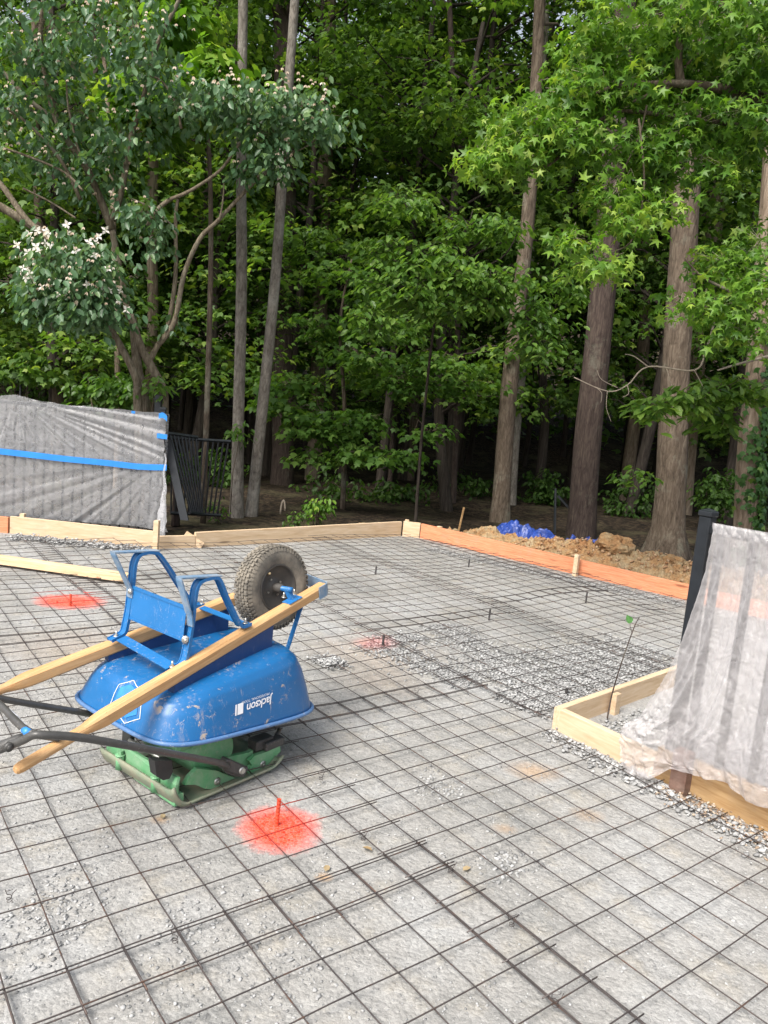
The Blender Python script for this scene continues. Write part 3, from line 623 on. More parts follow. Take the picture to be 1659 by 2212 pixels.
# film over the right fence: rows of (left point, right point)
nR = np.array([-dV[0], -dV[1], 0])
def fR(px, py, off):
    o_ = FR0+nR*off; k = ray(px, py); t = ((o_-CC)@nR)/(k@nR); return CC+k*t
ROWS = [(1540, 1129, 1760, 1168, .03), (1540, 1150, 1760, 1195, .045), (1524, 1235, 1760, 1290, .05), (1500, 1310, 1760, 1370, .06), (1472, 1390, 1760, 1460, .07), (1445, 1450, 1760, 1530, .08), (1421, 1490, 1760, 1575, .09), (1385, 1545, 1760, 1625, .11), (1352, 1562, 1760, 1655, .13), (1337, 1598, 1760, 1690, .14), (1341, 1640, 1760, 1735, .14), (1357, 1668, 1760, 1800, .13)]
RL = []; RR_ = []
for a_, b_, c_, d_, o_ in ROWS: RL.append(fR(a_, b_, o_)); RR_.append(fR(c_, d_, .05+o_*.4))
def film_right(i, j):
    n = len(RL)-1; k = min(int(j*n), n-1); f = j*n-k; f2 = f*f*(3-2*f)*.35+f*.65
    A_ = RL[k]*(1-f2)+RL[k+1]*f2; B_ = RR_[k]*(1-f2)+RR_[k+1]*f2
    t = i; P = A_*(1-t)+B_*t
    fold = (nz(t*9+j*.9, 2., j*.7)*.6+.5*nz(t*21+j*1.2, 5., j*.5))*(.012+.035*min(1, j*1.6))+.009*abs(nz(P[0]*30+P[2]*8, P[2]*14, 3.))+.006*abs(nz(P[0]*60, P[2]*30-P[0]*20, 6.))
    cr_ = 0.
    if j > .5:
        w = min(1, (j-.5)/.25)*max(0, 1-t*2.4)
        cr_ = w*(.06*abs(nz(P[0]*7, P[2]*7, 2.))+.055*abs(nz(P[0]*15, P[2]*15, 7.))+.03*abs(nz(P[0]*33, P[2]*33, 1.)))-.02*w
    # hem: scooped lower edge
    hemz = 0.; sm_ = lambda a_, b_, x: (lambda q: q*q*(3-2*q))(max(0, min(1, (x-a_)/(b_-a_))))
    if j > .86:
        e_ = (j-.86)/.14; hemz = e_*(.085*sm_(.12, .28, t)-.045*sm_(.5, .75, t))
    # creases that draw to the pinned corner low on the fence
    P = P+nR*(fold+cr_)+np.array([0, 0, hemz]); return P
rr = root('plastic_sheet', FR0+nR*.1, 'milky crumpled plastic sheet draped over the right fence, flared over the box', 'plastic sheet', 'plastic sheets over the fences')
b = MB(); b.grid(film_right, 190, 150); b.build('film', M['film2'], rr)
b = MB(); b.grid(lambda i, j: tuple(FR0+dU*1.9*i-nR*(.06+.02*nz(i*9, j*3))+np.array([0, 0, 1.2*(1-j)+.1*j])), 60, 30); b.build('back_film', M['film2'], rr)

# loose leaning fence panels, plank and muddy post beyond the left fence
def panel(tl, tr, bl, br, Y, n, label, lean=.0, Yb=None, diag=0.):
    Yb = Yb or Y; TL, TR, BL, BR = at(*tl, Y), at(*tr, Y+.25), at(*bl, Yb), at(*br, Yb+.25)
    r = root('metal_fence_panel', BL, label, 'fence panel', 'loose metal fence panels leaning behind the left fence')
    for a_, c_ in ((TL, TR), (BL, BR)):
        b = MB(); b.tube([a_, c_], .02, 4, True, False); b.build('rail', M['bfence'], r)
    for i in range(n):
        t = (i+.5)/n; t2 = min(max(t+diag, .0), 1.02); b = MB(); b.tube([TL*(1-t)+TR*t, BL*(1-t2)+BR*t2], .0105, 4, True, False); b.build('picket', M['bfence'], r)
panel((363, 936), (427, 945), (410, 1108), (440, 1112), 8.5, 8, 'dark metal fence panel with pickets slanting, nearest the plastic', diag=.0)
panel((366, 946), (499, 954), (368, 1108), (477, 1113), 8.9, 12, 'dark metal fence panel leaning behind the slanted one, reaching the slim trunk', diag=-.03)
b = MB(); a_, c_ = at(362, 950, 8.15), at(399, 1124, 8.0); b.strap([a_, (a_+c_)/2, c_], (.085, 0, 0), .035); prop(rebase(b.build('leaning_plank', M['bfence'])), 'dark grey plank leaning against the end of the left fence', 'plank')
b = MB(); b.tube([g(374, 1130)+np.array([0, .1, -.05]), g(372, 1130)+np.array([0, .15, .3]), g(366, 1130)+np.array([-.02, .2, .55])], [.055, .05, .04], 7, True); prop(rebase(b.build('muddy_post', M['bark_dark'])), 'muddy broken post stub beside the leaning plank', 'post')
b = MB(); b.box(at(342, 880, 8.45), (.035, 0, 0), (0, .035, 0), (0, 0, .14), .004); b.box(at(342, 862, 8.45), (.042, 0, 0), (0, .042, 0), (0, 0, .008), .003)
q = at(342, 880, 8.45); b.box((q[0], q[1], q[2]/2-.1), (.034, 0, 0), (0, .034, 0), (0, 0, q[2]/2+.05)); prop(rebase(b.build('fence_post', M['bfence'])), 'black square post rising behind the right end of the left fence', 'fence post')
# thin back posts of the boundary netting
for px0, py0, px1, py1, Y, lb in [(1200, 1056, 1198, 1165, 11.5, 'thin black upright boundary post left of the dark trunk'), (1205, 1071, 1310, 1185, 11.2, 'thin black pole slanting down in front of the dark trunk'), (45, 790, 45, 868, 12.5, 'thin black boundary post at far left above the plastic')]:
    b = MB(); p0, p1 = at(px0, py0, Y), at(px1, py1, Y-.3); 
    if px0 == px1: p1[2] = -.05
    b.tube([p0, p1], .02, 6, True, False); prop(rebase(b.build('boundary_pole', M['bfence'])), lb, 'pole', 'thin black boundary poles')

# ------------------------------------------------------------------ clay heap, clods, tarp
def heap(i, j):
    t = i; P = np.array([.62, 9.62, 0])*(1-t)+np.array([3.9, 6.75, 0])*t; nn = np.array([.66, .75, 0]); w = .85; s_ = j
    pr = math.sin(math.pi*min(1, s_*1.02))**.8 if s_ < 1 else 0
    hh = (.17+.13*math.sin(t*2.2-.3)+.08*nz(t*6, 1.))*pr*min(1, t*6+.25); x = P+nn*s_*w
    z = hh*.9+(.07*nz(x[0]*5, x[1]*5)+.07*abs(nz(x[0]*11, x[1]*11))+.04*nz(x[0]*27, x[1]*27))*min(1, pr*2)-.03
    return (x[0], x[1], z)
b = MB(); b.grid(heap, 190, 60, False); prop(rebase(b.build('clay_heap', M['dirt'])), 'low heap of orange-brown clay along the outside of the reddish board', 'dirt heap')
def clod(px, py, Y, r, label, mt='dirt', name='dirt_clod', flat=.65, group='clods of dug clay'):
    c = at(px, py, Y); b = MB(); sd = random.uniform(0, 99)
    def f(i, j):
        a = i*2*math.pi; e = (j-.5)*math.pi; d = np.array([math.cos(a)*math.cos(e), math.sin(a)*math.cos(e), math.sin(e)*flat]); k = 1+.35*nz(d[0]*1.6+sd, d[1]*1.6, d[2]*2)+.16*nz(d[0]*5+sd, d[1]*5, d[2]*5)
        return c+d*r*k
    b.grid(f, 26, 16, False, True); prop(rebase(b.build(name, M[mt])), label, 'clod' if mt == 'dirt' else 'rock', group)
clod(1325, 1180, 8.45, .22, 'largest clay clod on the heap, beside the end of the blue tarp', flat=.6)
clod(1405, 1206, 8.25, .12, 'mid-sized clay clod right of the largest one'); clod(1455, 1216, 8.0, .12, 'clay clod below the big trunk with root flare'); clod(1290, 1194, 8.6, .13, 'clay clod left of the largest one, against the tarp')
XY = []; 
for _ in range(900):
    t = random.uniform(.25, 1); s_ = random.uniform(.05, .8); q = heap(t, s_); XY.append((q[0], q[1], q[2]+.012))
XY = np.array(XY); stones('clay_crumbs', XY, RNG.uniform(.01, .26, len(XY))**1.4*.28+.01, M['clay2'], .8, kind='stuff')
XY = np.array([(random.uniform(-2.2, .1), 0, 0) for _ in range(500)]); XY[:, 1] = 7.75+(XY[:, 0]+1.88)*.87+RNG.uniform(.05, .35, 500); stones('spilled_gravel', np.c_[XY[:, :2], RNG.uniform(-.02, .03, 500)], RNG.uniform(.015, .045, 500), M['stone'], kind='stuff')
# low spoil strip behind the long pale board
def strip(i, j):
    x = -2.1+2.5*i; y = 7.82+(x+1.88)*.87+.85*j; z = (.11+.05*nz(x*3, 4))*math.sin(math.pi*min(1, j+.1))+.04*nz(x*9, y*9)-.05
    return (x, y, z)
b = MB(); b.grid(strip, 90, 24, False); prop(rebase(b.build('leafy_bank', M['floor'])), 'low bank of brown leaf litter behind the long pale board', 'bank')
b = MB(); b.grid(lambda i, j: (-.95+1.1*i, 8.72+(i*1.1)*.87+.4*j, (.10+.05*nz(i*7, j*3))*math.sin(math.pi*j)*math.sin(math.pi*i)**.5+.02*nz(i*20, j*9)), 60, 18, False); prop(rebase(b.build('clay_heap', M['dirt'])), 'small orange clay mound behind the far end of the long pale board', 'dirt heap')
def tarp(pxa, pya, pxb, pyb, Y0, Y1, w, hgt, sd, label):
    A_ = at(pxa, pya, Y0); B_ = at(pxb, pyb, Y1); b = MB()
    def f(i, j):
        t = i; P = A_*(1-t)+B_*t; s_ = (j-.5)*2; rid = 1-abs(s_)**1.4
        x = P[0]+.4*w*s_; y = P[1]+w*s_*.8; z = P[2]-hgt*.5+hgt*rid*(.7+.5*nz(t*5+sd, 1))*(min(1, t*5+.3)*min(1, (1-t)*5+.3))
        c_ = abs(nz(t*5+sd, s_*1.4))*.10+abs(nz(t*13+sd, s_*3.5, 3))*.045+abs(nz(t*29+sd, s_*8, 3))*.03
        return (x+.04*nz(t*11, s_*3, sd), y+.04*nz(t*9, s_*4, sd+5), z+c_-.05)
    b.grid(f, 80, 34, False); prop(rebase(b.build('tarp', M['tarp'])), label, 'tarp', 'crumpled blue tarps on the clay heap')
tarp(1070, 1128, 1203, 1158, 9.75, 9.4, .24, .26, 1., 'larger crumpled blue tarp at the left on the clay heap')
tarp(1212, 1166, 1297, 1176, 9.25, 9.0, .19, .28, 7., 'smaller crumpled blue tarp right of the pale stake')
tarp(1372, 1203, 1398, 1207, 8.9, 8.8, .04, .05, 3., 'tiny scrap of blue tarp right of the largest clod')
# pale arched offcut of hose standing in the litter
c_ = g(592, 1128)+np.array([0, .9, 0]); b = MB(); b.tube([c_+np.array([-.02+.05*math.cos(a)*.6, 0, .17*math.sin(a)]) for a in np.linspace(.15, math.pi*1.05, 12)], .013, 7); prop(rebase(b.build('hose_hoop', M['twig'])), 'small pale arched loop standing at the foot of the slim leaning trunk', 'hoop')

# ================================================================== WHEELBARROW (upside down on the compactor)
UP = np.array([0, 0, 1.])
TC = 2.47
WB = root('wheelbarrow', L(2.0, TC, 0), 'blue steel wheelbarrow with wooden handles turned upside down over the compactor', 'wheelbarrow')
# handles: from grip to nose
def hpt(side, u):      # side -1 near, +1 far ; u 0 grip .. 1 nose
    G = {-1: L(1.085, 2.195, .37), 1: L(1.085, 2.80, .345)}[side]; N_ = {-1: L(2.62, 2.375, .708), 1: L(2.62, 2.565, .725)}[side]
    return G*(1-u)+N_*u
def handle(side):
    p0, p1 = hpt(side, 0), hpt(side, 1); d = p1-p0; ln = np.linalg.norm(d); e = d/ln
    e2 = np.cross(UP, e); e2 /= np.linalg.norm(e2); e3 = np.cross(e, e2)
    b = MB(); N_ = 16; rings = []
    xs = [0, .006, .02, .05, .12, .20, .245, .27, .295, .33, .6, 1.0, ln]
    for x in xs:
        if x < .25: rr = .0185*(.55 if x == 0 else (.85 if x < .01 else 1)); q = 0.
        else: q = min(1, (x-.245)/.07); rr = .0185
        ring = []
        for j in range(N_):
            a = 2*math.pi*(j+.5)/N_; ca, sa = math.cos(a), math.sin(a); k_ = 1/max(abs(ca), abs(sa)); sq = .0258*min(k_, 1.37)
            R_ = rr*(1-q)+sq*q; ring.append((x, ca*R_, sa*R_))
        rings += ring
    fs = [(i*N_+j, i*N_+(j+1) % N_, (i+1)*N_+(j+1) % N_, (i+1)*N_+j) for i in range(len(xs)-1) for j in range(N_)]+[tuple(range(N_))[::-1], tuple((len(xs)-1)*N_+j for j in range(N_))]
    b.add(rings, fs); o = b.build('handle', M['handle'])
    mm = Matrix.Identity(4)
    off = np.array(absloc(WB))
    for i in range(3): mm[i][0] = e[i]; mm[i][1] = e2[i]; mm[i][2] = e3[i]; mm[i][3] = (p0-off)[i]
    o.parent = WB; o.matrix_local = mm; return e, e2, e3
HE = {}
for sd in (-1, 1): HE[sd] = handle(sd)
# tray
def tray_pt(a, h):     # a angle 0..2pi ; h 0 rim .. 1 bottom centre-edge
    # half sizes and centre along s, t
    prof = [(0, 0, 0), (.18, .075, .30), (.40, .16, .60), (.60, .25, .81), (.76, .36, .93), (.88, .52, .985), (1., .72, 1.)]
    for k_ in range(len(prof)-1):
        if h <= prof[k_+1][0]: break
    f = (h-prof[k_][0])/(prof[k_+1][0]-prof[k_][0]); ins = prof[k_][1]*(1-f)+prof[k_+1][1]*f; zz = prof[k_][2]*(1-f)+prof[k_+1][2]*f
    ca, sa = math.cos(a), math.sin(a); n_ = 4.8-1.2*ins
    den = (abs(ca)**n_+abs(sa)**n_)**(-1/n_); X = ca*den; Y = sa*den
    hx = .438; hy = .345
    front = X > 0
    sx = X*(hx-(.27 if front else .17)*ins*1.25); sy = Y*(hy-.15*ins*1.25)
    sy *= (1-.05*X)
    s_ = 2.02+sx; t_ = TC+.0+sy
    zb = .486+.10*sx; zr = .264-.095*sx
    z = zr+(zb-zr)*zz
    return L(s_, t_, z)
b = MB(); na = 88; nh = 26
vs = [tray_pt(2*math.pi*i/na, j/(nh-1)) for j in range(nh) for i in range(na)]
fs = [(j*na+i, j*na+(i+1) % na, (j+1)*na+(i+1) % na, (j+1)*na+i) for j in range(nh-1) for i in range(na)]
top = [tray_pt(2*math.pi*i/na, 1.) for i in range(na)]; cen = sum(top)/na+UP*.006
vs2 = vs+[cen]; fs += [((nh-1)*na+i, (nh-1)*na+(i+1) % na, len(vs)) for i in range(na)]
b.add(vs2, fs, True); tray = b.build('tray', M['blue'], WB)
sol = tray.modifiers.new('thickness', 'SOLIDIFY'); sol.thickness = .003; sol.offset = -1
b = MB(); n2 = 10
ringp = [tray_pt(2*math.pi*i/na, 0.)+AX*math.cos(2*math.pi*i/na)*.006+AL*math.sin(2*math.pi*i/na)*.006 for i in range(na)]
vs = []
for i, p in enumerate(ringp):
    d = ringp[(i+1) % na]-ringp[i-1]; d /= np.linalg.norm(d); e1 = np.cross(d, UP); e1 /= np.linalg.norm(e1)
    vs += [p+.0085*(math.cos(2*math.pi*j/n2)*e1+math.sin(2*math.pi*j/n2)*UP) for j in range(n2)]
b.add(vs, [(i*n2+j, i*n2+(j+1) % n2, ((i+1) % na)*n2+(j+1) % n2, ((i+1) % na)*n2+j) for i in range(na) for j in range(n2)], True)
b.build('rolled_rim', mk_paint('scuffed_rim_paint', (.014, .13, .36), (.6, .56, .5), 1., .35, scale=1.6, dust=((.5, .48, .44), .12)), tray)
# wedge risers between tray and handles
def wedge(side):
    b = MB(); P = []
    for u in (.40, .76):
        h0 = hpt(side, u)-HE[side][2]*.026; s_ = h0@AX; t_ = h0@AL
        zt = .478+.10*(s_-2.005)
        P.append((h0, np.array([*L(s_, t_, 0)[:2], zt])))
    w = HE[side][1]*.018
    (a0, b0), (a1, b1) = P
    b0 = np.array([*a0[:2], min(a0[2]-.004, b0[2])]); b1 = np.array([*a1[:2], b1[2]-.012])
    b.add([a0-w, a0+w, a1+w, a1-w, b0-w, b0+w, b1+w, b1-w], [(0, 1, 2, 3), (4, 7, 6, 5), (0, 4, 5, 1), (3, 2, 6, 7), (0, 3, 7, 4), (1, 5, 6, 2)])
    b.build('riser_wedge', M['riser'], WB)
wedge(-1); wedge(1)
# legs
TN = 2.305; TF = 2.66
def leg(pts_main, pts_shoe, t, w, sg):
    b = MB(); P = smoothpts([onT(x, y, tt) for x, y, tt in pts_main], 5); b.strap(P, AL*w, .006)
    # turned edges make the strap a shallow channel
    for k_ in (-1, 1): b.strap([p+AL*k_*w*.46 for p in P], AL*.004, .013)
    lg = b.build('leg', M['blue2'], WB)
    b = MB(); P = [onT(x, y, tt) for x, y, tt in pts_shoe]; P2 = []
    for i in range(len(P)-1): P2 += [P[i]*(1-f)+P[i+1]*f for f in ((0, .25, .5, .75, .93) if i else (0, .3, .6, .92))]
    P2.append(P[-1]); b.strap(P2, AL*w*1.02, .006); b.build('foot_shoe', M['shoe'], lg)
    return lg
legN = leg([(374, 1447, TN), (386, 1440, TN), (396, 1428, TN), (402, 1405, TN), (407, 1375, TN), (412, 1345, TN), (416, 1305, TN), (421, 1272, TN), (430, 1256, TN), (446, 1249, TN), (460, 1247, TN), (471, 1252, TN), (485, 1285, TN), (500, 1318, TN), (513, 1344, TN), (521, 1352, TN), (538, 1346, TN)],
    [(411, 1352, TN-.01), (409, 1330, TN-.01), (386, 1248, TN), (474, 1243, TN)], TN, .036, -1)
legF = leg([(237, 1383, TF), (250, 1376, TF), (266, 1366, TF), (272, 1345, TF), (277, 1320, TF), (281, 1289, TF), (285, 1250, TF), (289, 1217, TF), (298, 1199, TF), (314, 1193, TF), (330, 1193, TF), (341, 1197, TF), (362, 1225, TF), (385, 1262, TF), (408, 1297, TF), (416, 1308, TF), (436, 1305, TF)],
    [(281, 1290, TF-.01), (280, 1272, TF-.01), (243, 1193, TF), (341, 1189, TF)], TF, .036, 1)
# plate between legs
b = MB(); q = [onT(288, 1268, TF-.02), onT(404, 1313, TN+.005), onT(396, 1383, TN+.005), onT(281, 1335, TF-.02)]
pn = np.cross(q[1]-q[0], q[3]-q[0]); pn /= np.linalg.norm(pn)
if pn@AX > 0: pn = -pn
b.prism(q, pn*.003); b.strap([q[0]+pn*.003, q[1]+pn*.003], UP*.012, .008); b.strap([q[3]+pn*.002, q[2]+pn*.002], UP*.008, .006); b.build('cross_plate', M['blue2'], WB)
def bar(p, q_, w, th, name='cross_bar', mt='blue2', par=None):
    b = MB(); b.strap([p, (p+q_)/2, q_], w, th); return b.build(name, M[mt], par or WB)
hb = lambda px, py, t: onT(px, py, t)
bar(onT(262, 1378, TF-.03)-UP*.001, onT(370, 1440, TN+.015)-UP*.001, AX*.045+UP*.01, .004)
bar(onT(436, 1312, TF-.03), onT(524, 1346, TN+.01), AX*.03+UP*.006, .004)
def bolt(p, ax=UP, h=.022, par=None, r=.006):
    b = MB(); p = np.array(p); ax = ax/np.linalg.norm(ax); b.cyl(p, p+ax*h, r*.62, 8); b.cyl(p+ax*.001, p+ax*.008, r*1.25, 6, False); b.cyl(p-ax*.001, p+ax*.0015, r*2., 12); b.build('bolt', M['bolt'], par or WB)
for px, py, t in [(372, 1440, TN), (251, 1374, TF), (530, 1346, TN), (437, 1304, TF), (613, 1290, 2.385), (635, 1283, 2.385)]: bolt(onT(px, py, t), UP)
for px, py in [(411, 1329), (401, 1382)]:
    p = onT(px, py, TN-.004); bolt(p, -AX*.6-AL*.8, .009, r=.008)
bolt(onT(282, 1278, TF-.02), -AX*.6-AL*.8, .009, r=.006)
# wheel
WC = L(2.385, 2.47, .722); 
wx = AL*1.0+UP*(-.10); wx /= np.linalg.norm(wx); wy = AX-wx*(AX@wx); wy /= np.linalg.norm(wy); wz_ = np.cross(wx, wy)
if wz_[2] < 0: wz_ = -wz_
def wp(r, a, x): return WC+wx*x+r*(math.cos(a)*wy+math.sin(a)*wz_)
wheel = root('wheel', WC-np.array(WB.location), None, None); wheel.parent = WB
PR = [(.103, -.036), (.112, -.042), (.130, -.0485), (.150, -.051), (.168, -.0475), (.180, -.041), (.1865, -.030), (.1895, -.015), (.190, 0)]
PR = PR+[(r, -x) for r, x in PR[-2::-1]]
b = MB(); nA = 120; vs = [wp(r, 2*math.pi*i/nA, x) for i in range(nA) for r, x in PR]; k_ = len(PR)
b.add(vs, [(i*k_+j, i*k_+j+1, ((i+1) % nA)*k_+j+1, ((i+1) % nA)*k_+j) for i in range(nA) for j in range(k_-1)], True)
tyre = b.build('tyre', M['tyre'], wheel)
b = MB()   # tread blocks
for row, (x0, hw, off) in enumerate([(-.034, .0085, 0), (-.017, .0068, .5), (0, .0068, 0), (.017, .0068, .5), (.034, .0085, 0)]):
    nb = 46
    for i in range(nb):
        a = 2*math.pi*(i+off)/nb; rr_ = .1895-.35*abs(x0)**2/.034 if False else .190-(.0035 if abs(x0) > .03 else (.0007 if abs(x0) > .01 else 0)); da = 2*math.pi/nb*.40
        poly = []
        for kx, ka in ((-1, -.55), (-.55, -1), (.1, -.7), (.55, -1), (1, -.55), (.75, .1), (1, .6), (.5, 1), (-.1, .7), (-.6, 1), (-1, .5), (-.75, -.1)):
            poly.append(wp(rr_+.0005, a+da*ka, x0+hw*kx))
        c_ = wp(rr_, a, x0)-WC; c_ -= wx*(c_@wx); c_ /= np.linalg.norm(c_); b.prism(poly, c_*.0055)
for sgn in (-1, 1):
    for i in range(60):
        a = 2*math.pi*i/60; p = [wp(.168, a-.03, sgn*.0475), wp(.1845, a-.03, sgn*.0405), wp(.1845, a+.02, sgn*.0405), wp(.168, a+.02, sgn*.0475)]; b.prism(p, wx*sgn*.0035)
b.build('tread', M['tyre'], tyre)
b = MB(); PRr = [(.108, -.040), (.106, -.044), (.101, -.043), (.099, -.036), (.092, -.026), (.072, -.022), (.060, -.012), (.034, -.010), (.026, -.018), (.022, -.02)]
for sgn in (1, -1):
    pr = [(r, x*sgn) for r, x in PRr]; k_ = len(pr); b.add([wp(r, 2*math.pi*i/64, x) for i in range(64) for r, x in pr], [(i*k_+j, i*k_+j+1, ((i+1) % 64)*k_+j+1, ((i+1) % 64)*k_+j) for i in range(64) for j in range(k_-1)], True)
rim = b.build('rim', M['rim'], wheel)
b = MB(); b.cyl(WC-wx*.062, WC+wx*.062, .021, 20); b.cyl(WC-wx*.066, WC+wx*.066, .015, 16); b.build('hub', M['rim'], wheel)
b = MB(); b.cyl(wp(.082, 2.2, -.024), wp(.094, 2.25, -.048), .006, 8); b.build('valve_stem', mk_plain('tan_valve', (.35, .27, .15)), rim)
for i in range(4):
    b = MB(); a = i*math.pi/2+.5; b.cyl(wp(.042, a, -.008), wp(.042, a, -.017), .0045, 6, False); b.build('rim_bolt', M['bolt'], rim)
# axle with brackets
axp = [onT(627, 1284, 2.375), onT(568, 1250, 2.575)]
b = MB(); b.cyl(WC-wx*.125, WC+wx*.125, .0125, 12); b.build('axle', M['blue2'], WB)
for sd, sgn in ((-1, -1), (1, 1)):
    c_ = WC+wx*sgn*.095; hu = None
    # nearest point on the handle top
    e, e2, e3 = HE[sd]; p0 = hpt(sd, 0); foot = p0+e*((c_-p0)@e)+e3*.027
    b = MB(); b.box(foot+e3*.0015, e*.045, e2*.024, e3*.002, .0015); b.box((foot+c_)/2, e*.011, e2*.012, (c_-foot)/2+e3*.004); b.build('axle_bracket', M['blue2'], WB)
# nose guard
b = MB(); n0, n1 = hpt(-1, 1.0), hpt(1, 1.0); e = HE[-1][0]; ww = (n0-n1)
b.strap([n0-AL*.03-e*.06, n0-AL*.032-e*.01, n0-AL*.022+e*.012, n1+AL*.022+e*.012, n1+AL*.032-e*.01, n1+AL*.03-e*.06], HE[-1][2]*.06, .005)
b.build('nose_guard', M['shoe'], WB)
# braces from brackets down to the tray front
for sd in (-1, 1):
    q0 = hpt(sd, .90)-HE[sd][2]*.02; q1 = L(2.285, TC+sd*.175, .38) if False else tray_pt(.34*(-1 if sd < 0 else 1), .45)
    b = MB(); b.strap([q0, q1*.97+q0*.03, q1-UP*.01], AL*.022, .005); b.build('front_brace', M['blue2'], WB)
# lettering: text laid on the tray side wall
def text_mesh(txt, size, shear=.25, space=1., bold=0.):
    cu = bpy.data.curves.new('lettering', 'FONT'); cu.body = txt; cu.size = size; cu.shear = shear; cu.space_character = space; cu.offset = bold; cu.align_x = 'LEFT'; cu.resolution_u = 3
    ob = bpy.data.objects.new('lettering', cu); COL.objects.link(ob); dg = bpy.context.evaluated_depsgraph_get(); dg.update()
    me = bpy.data.meshes.new_from_object(ob.evaluated_get(dg)); bpy.data.objects.remove(ob); return me
def side_wall(px, py, push=.0022):     # near side wall: march the ray to the tray surface
    d = ray(px, py); best = None
    for _ in range(1): pass
    return d
# sample near wall as a height field over (s, z) -> t
def wall_t(s_, z_, lo=math.pi*1.1, hi=math.pi*1.9):
    # search angle/height on the near side
    a, h = math.pi*1.5, .25
    for it in range(14):
        p = tray_pt(a, h); es = s_-p@AX; ez = z_-p[2]
        pa = tray_pt(a+.01, h); ph = tray_pt(a, min(h+.01, 1)); J = np.array([[(pa-p)@AX, (ph-p)@AX], [pa[2]-p[2], ph[2]-p[2]]])/.01
        try: st = np.linalg.solve(J, [es, ez])
        except Exception: break
        a += max(-.3, min(.3, st[0])); h = max(0, min(.97, h+max(-.2, min(.2, st[1]))))
    return tray_pt(a, h)
def wrap_text(me, origin, name, mt, par, slope=0., push=.0028):
    o_s, o_z = origin
    for v in me.vertices:
        # upside down: text x runs towards -s?? seen from outside the near wall text reads rotated 180
        x, y = v.co.x, v.co.y; s_ = o_s+(-x); z_ = o_z-y*.9
        p = wall_t(s_, z_+slope*(-x)); nn = np.cross(wall_t(s_+.01, z_)-wall_t(s_, z_), wall_t(s_, z_+.01)-wall_t(s_, z_)); nn /= np.linalg.norm(nn)+1e-9
        if nn@AL > 0: nn = -nn
        v.co = Vector((p+nn*push-np.array(absloc(par))).tolist())
    o = bpy.data.objects.new(name, me); COL.objects.link(o); o.parent = par; me.materials.clear(); me.materials.append(mt); return o
def quad_emblem(polys, origin, name, mt, push=.003):
    me = bpy.data.meshes.new(name); V = []; Fc = []
    for q in polys: Fc.append(tuple(range(len(V), len(V)+len(q)))); V += [(x, y, 0) for x, y in q]
    me.from_pydata(V, [], Fc); return wrap_text(me, origin, name, mt, tray, push=push)
TXS, TXZ = 2.118, .368
jm = text_mesh('Jackson', .050, .25, .93, .0008); JW = max(v_.co.x for v_ in jm.vertices)
wrap_text(jm, (TXS, TXZ), 'lettering', M['white'], tray)
wrap_text(text_mesh('PROFESSIONAL TOOLS', .0145, .25, 1.03), (TXS-.012, TXZ+.016), 'lettering', M['white'], tray)
e0 = JW*1.10
quad_emblem([[(e0, -.014), (e0+.030, -.014), (e0+.038, .030), (e0+.008, .030)], [(e0+.034, -.014), (e0+.042, -.014), (e0+.050, .030), (e0+.042, .030)]], (TXS, TXZ), 'emblem', M['white'])
# hexagonal sticker outline at the rear corner of the tray
def tray_ray(px, py):      # first point where the pixel ray meets the tray
    d = ray(px, py); best = None
    for k_ in range(na):
        for hh in range(0, 26):
            p = tray_pt(2*math.pi*k_/na, hh/25); v = p-CC; z = v@FW; x = 829.5+F*(v@CR)/z; y = 1106-F*(v@CU)/z; e_ = (x-px)**2+(y-py)**2
            if best is None or e_+z*300 < best[0]: best = (e_+z*300, 2*math.pi*k_/na, hh/25)
    a, h = best[1], best[2]
    for it in range(25):
        def pr(a, h):
            v = tray_pt(a, h)-CC; z = v@FW; return np.array([829.5+F*(v@CR)/z, 1106-F*(v@CU)/z])
        p = pr(a, h); J = np.stack([(pr(a+.005, h)-p)/.005, (pr(a, h+.005)-p)/.005], 1)
        try: st = np.linalg.solve(J, np.array([px, py])-p)
        except Exception: break
        a += max(-.1, min(.1, st[0])); h = max(.0, min(.95, h+max(-.1, min(.1, st[1]))))
    return a, h
def tray_off(a, h, push):
    p = tray_pt(a, h); nn = np.cross(tray_pt(a+.01, h)-p, tray_pt(a, h+.01)-p); nn /= np.linalg.norm(nn); c_ = p-L(1.965, TC, .3)
    if nn@c_ < 0: nn = -nn
    return p+nn*push
HX = [(268, 1483), (291, 1471), (311, 1471), (303, 1553), (270, 1563), (247, 1558)]
HX = [(240, 1520), (258, 1479), (290, 1471), (311, 1500), (303, 1553), (270, 1563)]
hp = [tray_ray(*q) for q in HX]
def between(p, q, n=5): return [(p[0]*(1-i/n)+q[0]*i/n, p[1]*(1-i/n)+q[1]*i/n) for i in range(n)]
loop = []
for i in range(6): loop += between(hp[i], hp[(i+1) % 6])
b = MB(); b.tube([tray_off(a, h, .002) for a, h in loop+[loop[0]]], .0016, 4, False); st_ = b.build('sticker_outline', M['white'], tray)
ca_ = sum(a for a, h in loop)/len(loop); ch_ = sum(h for a, h in loop)/len(loop)
b = MB(); ins = [(ca_+(a-ca_)*.8, ch_+(h-ch_)*.8) for a, h in loop]; n_ = len(ins)
rings = [[(ca_+(a-ca_)*f, ch_+(h-ch_)*f) for a, h in ins] for f in (1, .75, .5, .25)]
vs = [tray_off(a, h, .0022) for rg in rings for a, h in rg]+[tray_off(ca_, ch_, .0022)]
b.add(vs, [(k_*n_+i, k_*n_+(i+1) % n_, (k_+1)*n_+(i+1) % n_, (k_+1)*n_+i) for k_ in range(3) for i in range(n_)]+[(3*n_+i, 3*n_+(i+1) % n_, 4*n_) for i in range(n_)])
b.build('sticker', M['cyan'], tray)
b = MB()
